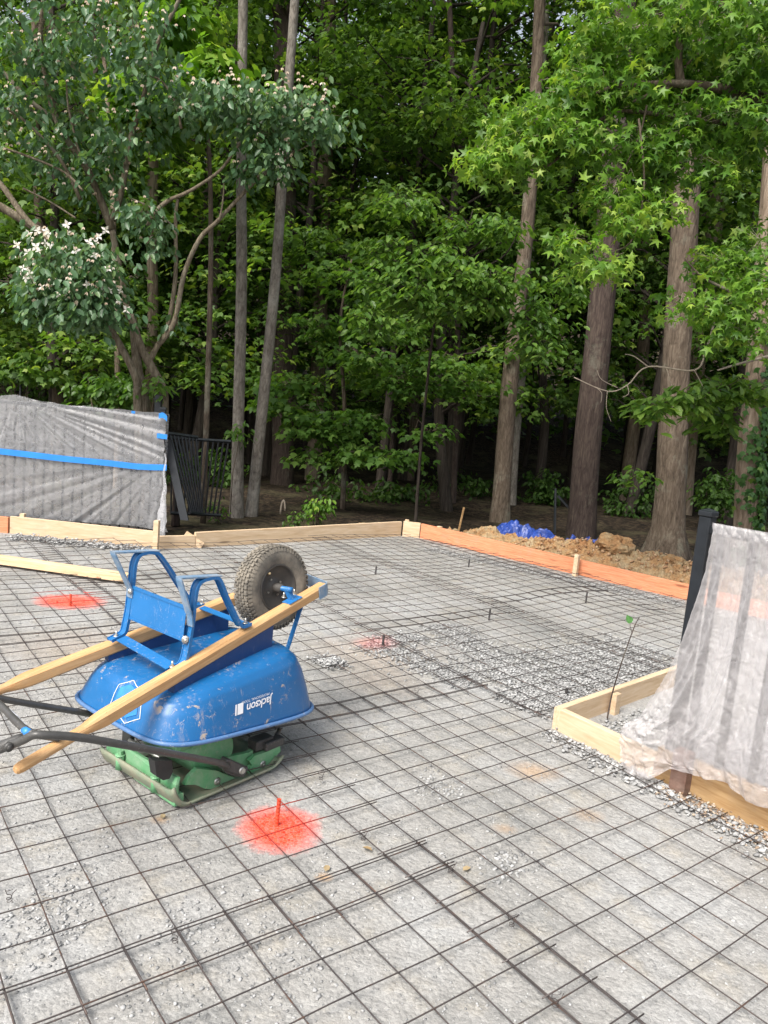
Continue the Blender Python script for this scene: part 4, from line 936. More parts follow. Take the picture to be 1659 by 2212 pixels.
for dh in (-.06, -.03, .02): 
    b.tube([tray_off(ca_-.06, ch_+dh, .0032), tray_off(ca_, ch_+dh+.005, .0032), tray_off(ca_+.06, ch_+dh, .0032)], .0011, 4)
b.build('sticker_print', M['white'], tray)

# ================================================================== PLATE COMPACTOR
PC = root('plate_compactor', L(1.97, 2.46, 0), 'green plate compactor with black tube handle sitting under the upturned wheelbarrow', 'plate compactor')
s0, s1, t0, t1 = 1.665, 2.235, 2.175, 2.67
b = MB()
def plate(i, j):
    s_ = s0+(s1-s0)*i; t_ = t0+(t1-t0)*j; z = .022
    e0 = max(0, .085-(s_-s0))/.085; e1 = max(0, (s_-(s1-.06)))/.06
    z += -.014+.085*e0**2+.035*e1**1.8; s2 = s_+.012*e0**3
    z += .022*max(0, (.03-(t_-t0))/.03)**1.5
    return L(s2, t_, z)
b.grid(plate, 40, 26); pl_ = b.build('base_plate', M['plate'], PC); sol = pl_.modifiers.new('thickness', 'SOLIDIFY'); sol.thickness = .010; sol.offset = 1
# green rear flange with bolt lugs
b = MB(); 
b.prism([L(s0+.03, t0+.02, .02), L(s0+.03, t0+.02, .105), L(s0+.045, t0+.03, .125), L(s0+.045, t1-.03, .125), L(s0+.035, t1, .11), L(s0+.035, t1, .03)], AX*.012)
b.prism([L(s0+.03, t0+.02, .035), L(s0+.03, t1-.02, .035), L(s0+.07, t1-.02, .03), L(s0+.07, t0+.02, .03)], UP*.03); fl_ = b.build('flange', M['green'], PC)
for tt in (2.31, 2.55):
    b = MB(); c_ = L(s0+.022, tt, .075); b.cyl(c_-UP*.035, c_+UP*.025, .017, 10); b.cyl(c_+UP*.026, c_+UP*.042, .013, 6, False); b.cyl(c_+UP*.022, c_+UP*.026, .02, 14); b.build('lug_bolt', M['green'], fl_)
b = MB(); b.cyl(L(s0+.075, t0+.12, .14), L(s0+.075, t1-.1, .14), .008, 8); b.build('spacer_rod', M['bolt'], PC)
# exciter housing (rounded drum) and engine bed
b = MB(); n_ = 22; vs = []
for tt in (2.262, 2.275, 2.62, 2.64):
    k_ = .93 if tt in (2.262, 2.64) else 1
    for i in range(n_):
        a = 2*math.pi*i/n_; vs.append(L(1.93+.105*math.cos(a)*k_, tt, .135+.10*math.sin(a)*k_))
b.add(vs, [(q_*n_+i, q_*n_+(i+1) % n_, (q_+1)*n_+(i+1) % n_, (q_+1)*n_+i) for q_ in range(3) for i in range(n_)]+[tuple(range(n_)), tuple(range(3*n_, 4*n_))], True); b.build('exciter_housing', M['green'], PC)
b = MB(); b.box(L(1.96, 2.45, .225), AX*.22, AL*.20, UP*.03, .012); b.box(L(2.0, 2.45, .30), AX*.15, AL*.15, UP*.06, .02); b.build('engine_bed', M['green'], PC)
b = MB(); b.prism([L(1.80, 2.235, .205), L(1.80, 2.235, .30), L(2.16, 2.235, .315), L(2.20, 2.235, .27), L(2.2, 2.235, .215)], AL*.02); cvr = b.build('belt_cover', M['green'], PC)
# side brackets with bolts (near side)
def bracket(px, sd_t, label=None):
    b = MB(); b.prism([onT(x, y, sd_t) for x, y in px], AL*.02); return b.build('side_bracket', M['green'], PC)
Pk = lambda x, y: (329.2+x*.2315, 1426.4+y*.2315)
b1 = bracket([Pk(x, y) for x, y in [(300, 1165), (340, 1095), (420, 1010), (600, 1030), (700, 1070), (775, 1100), (650, 1150), (640, 1190), (570, 1205), (490, 1200), (400, 1160)]], 2.225)
b2 = bracket([Pk(x, y) for x, y in [(905, 940), (960, 890), (1080, 850), (1190, 790), (1196, 850), (1150, 900), (1100, 1000), (1060, 1020), (1040, 1045), (900, 1055), (885, 1040), (930, 980)]], 2.222)
b3 = bracket([Pk(x, y) for x, y in [(560, 940), (900, 860), (940, 840), (930, 905), (880, 1000), (700, 1010)]], 2.25)
for br, (x, y) in ((b1, (605, 1130)), (b2, (1030, 970))): bolt(onT(*Pk(x, y), 2.222), -AL, .009, br, r=.008)
b = MB(); b.prism([onT(*Pk(x, y), 2.214) for x, y in [(20, 940), (185, 935), (192, 1040), (160, 1105), (100, 1120), (40, 1080)]], AL*.04); b.build('rubber_mount', M['rubber'], PC)
b = MB(); b.box(onT(*Pk(1010, 760), 2.27), AX*.05, AL*.03, UP*.022, .004); b.box(onT(*Pk(1120, 770), 2.24), AX*.055, AL*.022, UP*.018, .004); b.cyl(onT(*Pk(1180, 650), 2.3), onT(*Pk(1150, 730), 2.26), .012); b.build('rear_mount', M['black'], PC)
b = MB(); b.box(L(s0+.09, 2.60, .2), AX*.012, AL*.03, UP*.1, .003); b.build('engine_guard', M['black'], PC)
# tube handle
hN = [onT(*Pk(700, 985), 2.17), onT(470, 1647, 2.13), onT(375, 1629, 2.09), onT(250, 1606, 2.07), onT(165, 1592, 2.07), onT(100, 1588, 2.08), onT(72, 1588, 2.1), onT(48, 1600, 2.14), onT(20, 1608, 2.18)]
b = MB(); b.tube(smoothpts(hN, 4), .0128, 14); hd = b.build('tube_handle', M['black'], PC)
b = MB(); a_ = onT(*Pk(650, 950), 2.185); c_ = onT(*Pk(850, 1035), 2.185); d_ = (c_-a_); b.box((a_+c_)/2, d_/2, AL*.02, np.cross(d_/np.linalg.norm(d_), AL)*.022, .005); b.prism([onT(*Pk(x, y), 2.18) for x, y in [(640, 1000), (700, 1060), (820, 1090), (800, 1050)]], AL*.03); cl = b.build('handle_clamp', M['black'], hd)
b = MB(); c_ = onT(*Pk(841, 1032), 2.16); b.cyl(c_, c_+AL*.03, .014, 16); b.cyl(c_-AL*.006, c_, .0115, 6, False); b.build('pivot_bolt', M['bolt'], hd)
b = MB(); a_ = onT(52, 1594, 2.176); c_ = onT(-8, 1618, 2.2); b.tube([a_, (a_*.8+c_*.2), c_], [.016, .0185, .0185], 14); q_ = onT(17, 1612, 2.165); b.cyl(q_, q_-AL*.012, .014, 14); b.cyl(q_-AL*.012, q_-AL*.016, .0085, 12); b.build('handle_joint', M['black'], hd)
hF = [onT(300, 1562, 2.66), onT(170, 1538, 2.66), onT(80, 1523, 2.66), onT(0, 1509, 2.66), onT(-40, 1500, 2.66)]
b = MB(); b.tube(smoothpts(hF, 4), .0128, 14); hd2 = b.build('tube_handle', M['black'], PC)
A_ = onT(-30, 1500, 2.60); B_ = onT(100, 1595, 2.19)
b = MB(); b.tube(smoothpts([A_, onT(5, 1527, 2.5), onT(35, 1558, 2.36), onT(68, 1583, 2.26), onT(130, 1594, 2.2)], 4), .0128, 14); cbar = b.build('handle_crossbar', M['black'], PC)
def band(f0, f1, mt, name):
    a_ = onT(19, 1541, 2.44); c_ = onT(52, 1574, 2.30); b = MB(); b.tube([a_+(c_-a_)*f0, a_+(c_-a_)*f1], .0136, 14); return b.build(name, mt, cbar)
band(-.1, .42, M['white'], 'warning_sticker'); band(.5, 1.05, M['white'], 'warning_sticker'); band(1.05, 1.3, M['cyan'], 'warning_sticker')
red = mk_plain('sticker_red', (.5, .03, .04), .5)
for f in (.16, .75):
    a_ = onT(19, 1541, 2.44); c_ = onT(52, 1574, 2.30); p = a_+(c_-a_)*f; v = CC-p; v /= np.linalg.norm(v); e1 = (c_-a_)/np.linalg.norm(c_-a_); e2 = np.cross(v, e1); e2 /= np.linalg.norm(e2)
    b = MB(); b.tube([p+v*.0142*math.cos(.5*math.sin(a))+e1*.011*math.cos(a)+e2*.0095*math.sin(a) for a in np.linspace(0, 6.283, 18)], .0008, 4); b.build('sticker_print', red, cbar)
# maker's name on the belt cover
me = text_mesh('Mikasa', .035, .2, 1.); o = bpy.data.objects.new('lettering', me); COL.objects.link(o); o.parent = PC; me.materials.clear(); me.materials.append(M['bfence'])
for v in me.vertices: v.co = Vector((L(1.91+v.co.x, 2.232, .238+v.co.y+.03*v.co.x)-np.array(absloc(PC))).tolist())
b = MB()
for dx in (0, .018): 
    c_ = L(1.87+dx, 2.231, .245); b.add([c_+AX*.008, c_+UP*.009, c_-AX*.008, c_-UP*.009], [(0, 1, 2, 3)])
b.build('emblem', M['bfence'], PC)

# ================================================================== TREES
def trunk_mb(px_pts, Y, label=None, taper_top=.6, seg=5, flare=0., rscale=1.):
    """px_pts: (x, y, width) down the trunk in picture units at depth Y -> world centreline and radii"""
    P = []; R_ = []
    for x, y, w_ in px_pts:
        p = at(x, y, Y); P.append(p); R_.append(w_/2*Y/F*rscale)
    return P, R_
def extend(P, R_, top_z, bottom=-.15):
    P = list(P); R_ = list(R_); p0, p1 = P[0], P[1]
    if P[0][2] > bottom: P.insert(0, np.array([P[0][0], P[0][1], bottom])); R_.insert(0, R_[0]*1.05)
    d = P[-1]-P[-2]; d /= np.linalg.norm(d)
    while P[-1][2] < top_z:
        P.append(P[-1]+d*2.+np.array([random.uniform(-.1, .1), random.uniform(-.1, .1), 0])); R_.append(R_[-1]*.86)
    return P, R_
def bark_tube(P, R_, sub=4, n=18, flare=0., rough=.06, sd=0.):
    PP_ = smoothpts(P, sub); RR2 = np.interp(np.linspace(0, len(R_)-1, len(PP_)), range(len(R_)), R_); b = MB(); vs = []
    for i, (p, r) in enumerate(zip(PP_, RR2)):
        z = p[2]; fl_ = flare*math.exp(-max(0, z)/.22)
        for j in range(n):
            a = 2*math.pi*j/n; k_ = 1+rough*nz(math.cos(a)*2.5+sd, math.sin(a)*2.5, z*1.5)+rough*.7*nz(math.cos(a)*7+sd, math.sin(a)*7, z*.8)+fl_*(.8+.9*max(0, math.sin(a*2.5+sd)))
            vs.append(p+r*k_*np.array([math.cos(a), math.sin(a), 0]))
    b.add(vs, [(i*n+j, i*n+(j+1) % n, (i+1)*n+(j+1) % n, (i+1)*n+j) for i in range(len(PP_)-1) for j in range(n)], True); return b
def crown_for(lv, P, z0, z1, ncl, rad, size, R=.45, q=0., rng=RNG, nl=14, nsp=9, thick=.05):
    zs = [p[2] for p in P]
    for i in range(ncl):
        z = rng.uniform(z0, z1); k_ = np.interp(z, zs, range(len(zs))); i0 = int(min(k_, len(P)-2)); f = k_-i0; c = P[i0]*(1-f)+P[i0+1]*f
        a = rng.uniform(0, 6.28); rr = rad*rng.uniform(.35, 1); c2 = c+np.array([math.cos(a)*rr, math.sin(a)*rr, rr*.12])
        lv.cluster(c2, (.9, .9, .35), nsp, nl, size, R, .25, .4, rng, 0, .2, q, thick)
        lv.tw.tube([c-np.array([0, 0, .25]), (c+c2)/2+np.array([0, 0, .05]), c2], [.028, .018, .007], 5, False)
def main_tree(px, Y, bark, label, name, top=12., flare=.15, crown=None, clusters=(), size=.13, q=0., kind='maple', leafmat='lf_bg', group='tall trees at the edge of the wood', rough=.06, cat='tree'):
    P, R_ = trunk_mb(px, Y); P, R_ = extend(P, R_, top); r = root(name, (P[0][0], P[0][1], 0), label, cat, group)
    bark_tube(P, R_, 4, 20, flare, rough, random.uniform(0, 50)).build('trunk', M[bark], r)
    lv = Leaves()
    if crown: crown_for(lv, P, crown[0], crown[1], int(crown[2]*.55), crown[3], size=size, q=q)
    for c, rad, nsp, nl in clusters: lv.cluster(c, rad, nsp, nl, size, .4, .25, .4, RNG, 0, .2, q)
    if lv.C: lv.build('crown', M[leafmat], kind, r)
    if lv.tw.v: lv.tw.build('branches', M[bark], r)
    return r, P
main_tree([(511, 1112, 27), (515, 900, 25), (522, 600, 23), (521, 350, 20), (525, 0, 19)], 10.1, 'bark_grey', 'slim straight pale grey tree just right of the loose fence panels', 'slim_tree', 12, .25, (6.5, 12, 14, 1.4))
main_tree([(543, 1110, 25), (565, 900, 24), (595, 600, 22), (612, 350, 20), (637, 0, 18)], 10.3, 'bark_grey', 'slim leaning grey tree that crosses in front of the big dark trunk', 'slim_tree', 12, .2, (6.5, 12, 14, 1.5))
main_tree([(610, 1030, 46), (612, 700, 46), (617, 300, 44), (612, 0, 42)], 14.5, 'bark_dark', 'thick dark trunk straight behind the slim leaning tree', 'tall_tree', 16, .1, (8, 17, 26, 2.4))
main_tree([(683, 905, 30), (690, 700, 32), (698, 430, 33), (706, 150, 32), (710, 0, 30)], 15.5, 'bark_shag', 'tall light brown tree with shaggy peeling bark left of centre', 'shaggy_tree', 16, .1, (8.5, 17, 22, 2.2), rough=.16)
main_tree([(1080, 1122, 37), (1095, 900, 36), (1115, 700, 33), (1140, 480, 28), (1160, 150, 24), (1166, 0, 23)], 12., 'bark_brown', 'smooth brown trunk leaning right at right of centre, behind the stick', 'leaning_tree', 14, .2, (7.5, 15, 20, 2.))
main_tree([(1103, 1100, 22), (1112, 950, 22), (1128, 780, 20), (1142, 600, 18), (1158, 300, 16)], 14.5, 'bark_grey', 'thin grey trunk partly hidden behind the leaning brown trunk', 'thin_tree', 13, .1, (8, 14, 12, 1.6))
main_tree([(1253, 1175, 58), (1270, 950, 57), (1298, 680, 54), (1322, 400, 50), (1350, 0, 44)], 11., 'bark_dark', 'thick dark reddish-brown trunk behind the blue tarps, leaning slightly right', 'tall_tree', 16, .22, (7.5, 17, 26, 2.4))
main_tree([(1440, 1205, 66), (1450, 1050, 61), (1460, 800, 58), (1478, 500, 54), (1492, 250, 51), (1500, 0, 50)], 9.9, 'bark_brown', 'big brown trunk with flaring roots behind the clay heap, left of the post', 'tall_tree', 16, .5, (7., 17, 24, 2.4), rough=.1)
main_tree([(1478, 1120, 28), (1500, 850, 30), (1535, 560, 33), (1555, 330, 32), (1570, 0, 30)], 16., 'bark_shag', 'pinkish grey trunk behind the big brown trunk at right', 'tall_tree', 17, .1, (9, 17, 20, 2.4), rough=.12)
tv, tP = main_tree([(1608, 1160, 52), (1622, 950, 50), (1640, 750, 46), (1665, 450, 44), (1690, 100, 42)], 8.2, 'bark_shag', 'ivy-covered trunk at the right edge above the plastic sheet', 'ivy_tree', 12, .15, (6., 12, 14, 2.), rough=.1)
lv = Leaves(); PI2 = smoothpts(tP, 8)
for _ in range(1500):
    k_ = random.uniform(0, 1)**1.3; z = .1+k_*2.6; p = min(PI2, key=lambda q: abs(q[2]-z)); a = random.gauss(-.75, .8); r_ = .15+random.uniform(0, .05)
    if nz(math.cos(a)*2, z*2.2, 4) < -.12-.1*(z < 1.): continue
    c = np.array([p[0]+math.cos(a)*r_, p[1]+math.sin(a)*r_, z]); lv.C.append(c[None]); lv.D.append(np.array([[random.gauss(0, .5), random.gauss(0, .3), -1.]])); lv.N.append(np.array([[math.cos(a), math.sin(a), .4]])); lv.Z.append(np.array([random.uniform(.05, .085)])); lv.q.append(np.zeros(1))
lv.build('ivy', M['lf_ivy'], 'maple', tv)
for px, Y, bk, lb in [([(125, 880, 24), (122, 820, 24), (112, 700, 22)], 13., 'bark_brown', 'brown trunk above the left fence at far left'), ([(256, 890, 13), (254, 800, 12), (250, 650, 11)], 12., 'bark_shag', 'thin trunk above the left fence, left of the flowering tree stems'),
                  ([(890, 900, 32), (896, 600, 31), (905, 200, 30)], 18., 'bark_brown', 'dim trunk deep in the wood straight above the far corner'), ([(978, 1100, 13), (986, 900, 13), (988, 650, 12), (975, 100, 11)], 14., 'bark_dark', 'very thin dark trunk above the far corner of the boards'),
                  ([(330, 700, 22), (328, 500, 22), (335, 200, 20)], 14., 'bark_shag', 'trunk showing between the limbs behind the flowering tree'), ([(1385, 800, 26), (1395, 600, 25), (1400, 350, 24)], 17., 'bark_shag', 'pale trunk between the dark trunk and the big brown trunk'),
                  ([(845, 1000, 10), (850, 800, 10), (860, 500, 9)], 15.5, 'bark_dark', 'hair-thin dark trunk left of the dim trunk')]:
    main_tree(px, Y, bk, lb, 'thin_tree', 14, .1, (6.5, 14, 12, 1.8))

# flowering dogwood behind the left fence
DW = root('dogwood_tree', (at(325, 890, 8.7)[0], 8.7, 0), 'flowering dogwood with forked pale stems and white blossoms behind the left fence', 'tree')
def limb(pts, Y, r0, r1, dY=0., b=None, n=9):
    P = []; n0 = len(pts)
    for i, (x, y) in enumerate(pts):
        P.append(at(x, y, Y+dY*i/max(1, n0-1)+.05*nz(x*.02, y*.02)))
    P = smoothpts(P, 5); R_ = np.linspace(r0, r1, len(P))*(1+.08*np.array([nz(i*.5, r0*100) for i in range(len(P))]))
    b.tube(P, list(R_), n, True); return P
bt = MB(); LW = []
c1 = lambda pts: [(x*.496, y*.496) for x, y in pts]
LW.append(limb([(303, 1010)]+c1([(600, 1740), (590, 1640), (510, 1480), (430, 1340), (360, 1240)]), 8.6, .055, .025, -.5, bt))
LW.append(limb([(318, 1010)]+c1([(630, 1740), (600, 1600), (580, 1400), (560, 1370), (520, 1180), (490, 1000)]), 8.7, .06, .035, 0, bt))
LW.append(limb([(350, 1010)]+c1([(712, 1740), (700, 1680), (660, 1600), (610, 1500), (570, 1370)]), 8.7, .065, .04, 0, bt))
LW.append(limb(c1([(490, 1000), (430, 850), (370, 720), (250, 530), (180, 230), (190, 0), (195, -150)]), 8.7, .045, .02, -.6, bt))
LW.append(limb(c1([(250, 530), (120, 430), (0, 300), (-120, 200)]), 8.5, .03, .014, -.3, bt))
LW.append(limb(c1([(655, 1565), (690, 1500), (730, 1430), (765, 1200), (765, 950), (775, 870)]), 8.7, .035, .016, .2, bt))
LW.append(limb(c1([(690, 1500), (760, 1400), (800, 1200), (870, 1040), (950, 960), (1100, 800), (1200, 720), (1290, 650)]), 8.6, .033, .012, -.1, bt))
LW.append(limb(c1([(640, 980), (690, 910), (740, 870), (830, 830), (960, 740), (1050, 620), (1190, 480)]), 8.4, .026, .01, -.1, bt))
LW.append(limb(c1([(490, 960), (530, 830), (570, 600), (610, 480), (660, 280), (700, 160), (780, 0), (830, -120)]), 8.6, .035, .016, -.4, bt))
LW.append(limb(c1([(230, 1040), (100, 960), (0, 900), (-150, 830)]), 8.2, .04, .045, -.2, bt)); LW.append(limb(c1([(240, 1060), (120, 960), (0, 800), (-120, 700)]), 8.1, .03, .03, 0, bt))
LW.append(limb(c1([(350, 870), (290, 740), (220, 640), (100, 520), (0, 460)]), 8.4, .022, .01, -.3, bt))
LW.append(limb(c1([(360, 720), (300, 480), (290, 340)]), 8.3, .015, .007, -.2, bt)); LW.append(limb(c1([(790, 560), (760, 440), (700, 350), (640, 330)]), 8.3, .015, .007, -.2, bt))
LW.append(limb(c1([(0, 640), (120, 680), (280, 750), (360, 830)]), 8.2, .012, .012, 0, bt)); LW.append(limb(c1([(760, 990), (700, 940), (650, 900), (560, 860)]), 8.5, .014, .008, 0, bt))
LW.append(limb(c1([(955, 960), (970, 880), (975, 800)]), 8.5, .012, .006, 0, bt)); LW.append(limb(c1([(100, 820), (220, 880), (330, 950)]), 8.3, .01, .01, 0, bt))
LW.append(limb(c1([(1120, 770), (1230, 690), (1330, 640), (1400, 590)]), 8.4, .009, .005, 0, bt))
lv = Leaves(); br_ = Leaves()
DC = [ # px, py, rx, rz (picture units), Y, sprays, depth radius, bracts, q
 (165, 590, 118, 88, 8.0, 120, .5, 110, .1), (205, 660, 70, 35, 7.9, 26, .3, 22, .05), (95, 640, 60, 40, 8.0, 22, .3, 8, .1),
 (110, 50, 150, 60, 7.8, 60, .5, 30, -.05), (290, 60, 110, 75, 7.8, 55, .5, 40, 0), (330, 140, 80, 55, 7.8, 30, .4, 14, .05), (60, 150, 90, 60, 7.8, 34, .4, 14, -.1),
 (170, 150, 110, 50, 7.9, 34, .4, 12, -.1), (40, 250, 70, 60, 7.8, 30, .4, 12, 0), (170, 235, 110, 40, 8., 34, .4, 10, .15), (130, 330, 130, 50, 8.2, 44, .5, 34, .1), (260, 300, 90, 55, 8.2, 38, .4, 22, .05), (210, 390, 110, 40, 8.3, 34, .4, 12, 0),
 (300, 460, 60, 45, 8.4, 20, .3, 8, 0), (330, 230, 80, 50, 8.2, 26, .4, 10, 0), (20, 350, 40, 30, 8., 8, .3, 2, 0),
 (430, 215, 90, 40, 8.2, 40, .4, 20, .1), (540, 225, 100, 45, 8.3, 54, .4, 44, .1), (640, 225, 85, 45, 8.3, 44, .4, 36, .15), (700, 265, 70, 28, 8.3, 22, .3, 14, .2), (590, 290, 70, 35, 8.3, 24, .3, 10, .05), (600, 350, 40, 26, 8.3, 14, .2, 5, .15), (530, 368, 35, 18, 8.4, 8, .2, 2, 0), (340, 520, 30, 25, 8.5, 7, .2, 1, 0), (385, 705, 25, 30, 8.7, 3, .1, 0, .1)]
DC = [(a, b_, c_, d_, e_+(.35 if b_ < 420 and a < 400 else 0), f_*(.5 if b_ < 420 and a < 400 else (1.3 if a < 210 and b_ > 550 else .85)), g_*(1.4 if b_ < 420 and a < 400 else 1), h_*(.5 if a != 165 else .6), q_) for a, b_, c_, d_, e_, f_, g_, h_, q_ in DC]
for px, py, rx, rz, Y, ns, ry, nb, q in DC:
    c = at(px, py, Y); k_ = Y/F; rad = np.array([rx*k_, ry, rz*k_])
    lv.cluster(c, rad, int(ns*1.15), 11, .10, .19, .55, .75, RNG, .003, .15, q, .06)
    for _ in range(int(nb*2.1)):
        d = RNG.normal(0, 1, 3); d /= np.linalg.norm(d); d[1] = -abs(d[1]) if random.random() < .75 else d[1]; p = c+d*rad*RNG.uniform(.7, 1.08)+np.array([0, -.03, .05])
        nrm = np.array([RNG.normal(0, .4), -.6, .8]); a0 = RNG.uniform(0, 1.5); sz = RNG.uniform(.036, .06)
        white = (px == 165 or px == 205) and random.random() < .3
        for a in range(4 if white else 2):
            aa = a0+a*math.pi/2; br_.C.append(p[None]); br_.D.append(np.array([[math.cos(aa), -.15, math.sin(aa)]]) if white else np.array([[math.cos(aa)*.7, -.3, -.9]])); br_.N.append(np.array([[nrm[0], -1., .5]])); br_.Z.append(np.array([sz*(1.0 if white else .7)])); br_.q.append(np.array([.5 if white else -.25]))
lv.build('crown', M['lf_dog'], 'oval', DW); br_.build('blossoms', M['bract'], 'kite', DW)
bt.build('trunk', M['bark_dog'], DW); lv.tw.build('twigs', M['bark_dog'], DW)
# bigger bright leaves behind the dogwood
def sapling(name, label, cat, base, stems, cls, mat, kind, size, R, group=None, droop=.3, tilt=.4, twig=.005, bark='bark_brown', thick=.05):
    r = root(name, (base[0], base[1], 0), label, cat, group); b = MB()
    for P, r0, r1 in stems: b.tube(smoothpts(P, 5), list(np.linspace(r0, r1, len(smoothpts(P, 5)))), 7, True)
    if b.v: b.build('trunk', M[bark], r)
    lv = Leaves()
    for px, py, rx, rz, Y, ns, ry, q in cls:
        k_ = Y/F; lv.cluster(at(px, py, Y), (rx*k_, ry, rz*k_), int(ns*1.15), 13, size, R, droop, tilt, RNG, twig, .15, q, thick)
    lv.build('crown', M[mat], kind, r); lv.tw.build('twigs', M[bark], r) if lv.tw.v else None; return r
q0 = at(452, 900, 9.4)
sapling('poplar_sapling', 'bright big-leaved young tree showing behind the dogwood crown', 'tree', q0, [([np.array([q0[0], q0[1], -.1]), at(455, 600, 9.4), at(450, 300, 9.4), at(430, 190, 9.3)], .04, .015)],
        [(300, 195, 70, 25, 9.2, 12, .3, .2), (390, 215, 90, 35, 9.2, 26, .4, .1), (460, 160, 60, 45, 9.3, 24, .4, .15), (530, 190, 50, 25, 9.3, 10, .3, .2), (390, 50, 50, 60, 9.6, 18, .4, .1), (330, 270, 90, 30, 9.3, 18, .3, 0.)], 'lf_gum', 'maple', .19, .28, droop=.3)
# understory trees with layered sprays
q0 = at(905, 1120, 9.6)
sapling('understory_tree', 'young tree with bright layered leaf sprays in the centre of the picture', 'tree', q0, [([np.array([q0[0], q0[1]+.8, -.1]), at(915, 900, 10.2), at(955, 620, 9.4), at(1040, 520, 9.)], .024, .010), ([at(940, 700, 9.6), at(890, 600, 9.), at(850, 560, 8.8)], .02, .007), ([at(975, 600, 9.3), at(1080, 560, 8.9), at(1120, 500, 8.8)], .015, .006)],
        [(870, 437, 80, 12, 8.9, 20, .35, .12), (1010, 485, 60, 20, 9., 16, .3, .12), (1090, 492, 45, 16, 8.9, 12, .3, .15), (900, 545, 110, 28, 8.9, 44, .5, .1), (960, 590, 140, 26, 8.8, 46, .5, .12), (860, 620, 90, 28, 8.8, 30, .4, .1), (1060, 595, 90, 26, 8.8, 32, .4, .15),
         (940, 655, 90, 22, 8.9, 24, .4, .0), (800, 690, 45, 28, 8.8, 13, .2, .12), (1060, 650, 60, 22, 8.8, 14, .3, .1), (1150, 690, 60, 45, 9., 20, .3, .0), (1165, 750, 60, 28, 9., 14, .3, .05), (1215, 600, 60, 45, 9.4, 16, .4, -.1), (1195, 680, 50, 30, 9.2, 10, .3, 0.)], 'lf_und', 'oval', .105, .2, droop=.35, bark='bark_bg')
q0 = at(742, 1080, 11.8)
sapling('understory_tree', 'darker young tree with low drooping layers of leaves between the slim trunks and the centre', 'tree', q0, [([np.array([q0[0], q0[1], -.1]), at(745, 900, 11.8), at(735, 700, 11.6), at(760, 560, 11.5)], .045, .012)],
        [(640, 880, 90, 22, 11.3, 26, .5, -.05), (700, 925, 110, 26, 11.2, 36, .5, -.03), (800, 900, 80, 22, 11.2, 20, .5, -.1), (860, 985, 70, 18, 11., 14, .4, -.05), (770, 975, 80, 22, 11., 22, .4, -.03), (690, 980, 50, 16, 11.1, 9, .4, 0.), (620, 825, 60, 22, 11.5, 12, .4, -.1), (780, 770, 90, 26, 11.4, 26, .6, 0.), (830, 700, 80, 30, 11.4, 22, .6, -.05), (690, 700, 80, 30, 11.6, 20, .6, -.1), (870, 820, 90, 26, 11.4, 22, .6, -.05), (950, 780, 80, 26, 11.4, 20, .6, -.05), (760, 600, 80, 40, 11.6, 22, .6, -.05), (1000, 830, 90, 24, 11.6, 16, .6, -.12), (930, 930, 60, 16, 11.4, 8, .4, -.1)], 'lf_und', 'maple', .125, .3, droop=.3, thick=.03)
# sweetgum coming in from the right
q0 = np.array([3.9, 6.2, 0])
GS = []; gm = lambda pts: [(713+x*.570, y*.570) for x, y in pts]
SG = root('sweetgum_tree', (4.6, 6.3, 0), 'sunlit sweetgum reaching in from the right with mossy limb and star leaves', 'tree')
bt = MB()
limb([(1800, 1500), (1790, 900), (1780, 500), (1760, 260)], 6.4, .14, .10, 0, bt, 12)
limb([(1770, 240)]+gm([(1659, 375), (1560, 370), (1480, 335), (1340, 318), (1220, 318), (1100, 322), (1005, 355)]), 6.4, .055, .012, -.2, bt)
limb(gm([(1330, 318), (1320, 220), (1335, 80), (1345, -80)]), 6.3, .035, .022, -.1, bt)
limb(gm([(1330, 270), (1400, 200), (1500, 160), (1659, 40)]), 6.3, .014, .007, 0, bt); limb(gm([(1310, 320), (1230, 350), (1150, 385)]), 6.3, .02, .008, -.1, bt)
limb([(1740, 300)]+gm([(1520, 470), (1290, 440), (1070, 430), (900, 570), (780, 640), (600, 580), (500, 575)]), 6.5, .022, .006, -.3, bt)
limb(gm([(1090, 315), (1060, 270), (1000, 265), (970, 250)]), 6.3, .012, .006, 0, bt)
limb(gm([(1200, 400), (1170, 520), (1090, 700), (1070, 830)]), 6.2, .008, .004, 0, bt)
limb(gm([(1170, 450), (1190, 700), (1150, 900), (1060, 960), (930, 1000)]), 6.1, .008, .004, -.1, bt)
limb([(1720, 700), (1600, 640), (1520, 600), (1480, 560)], 6.3, .02, .006, 0, bt)
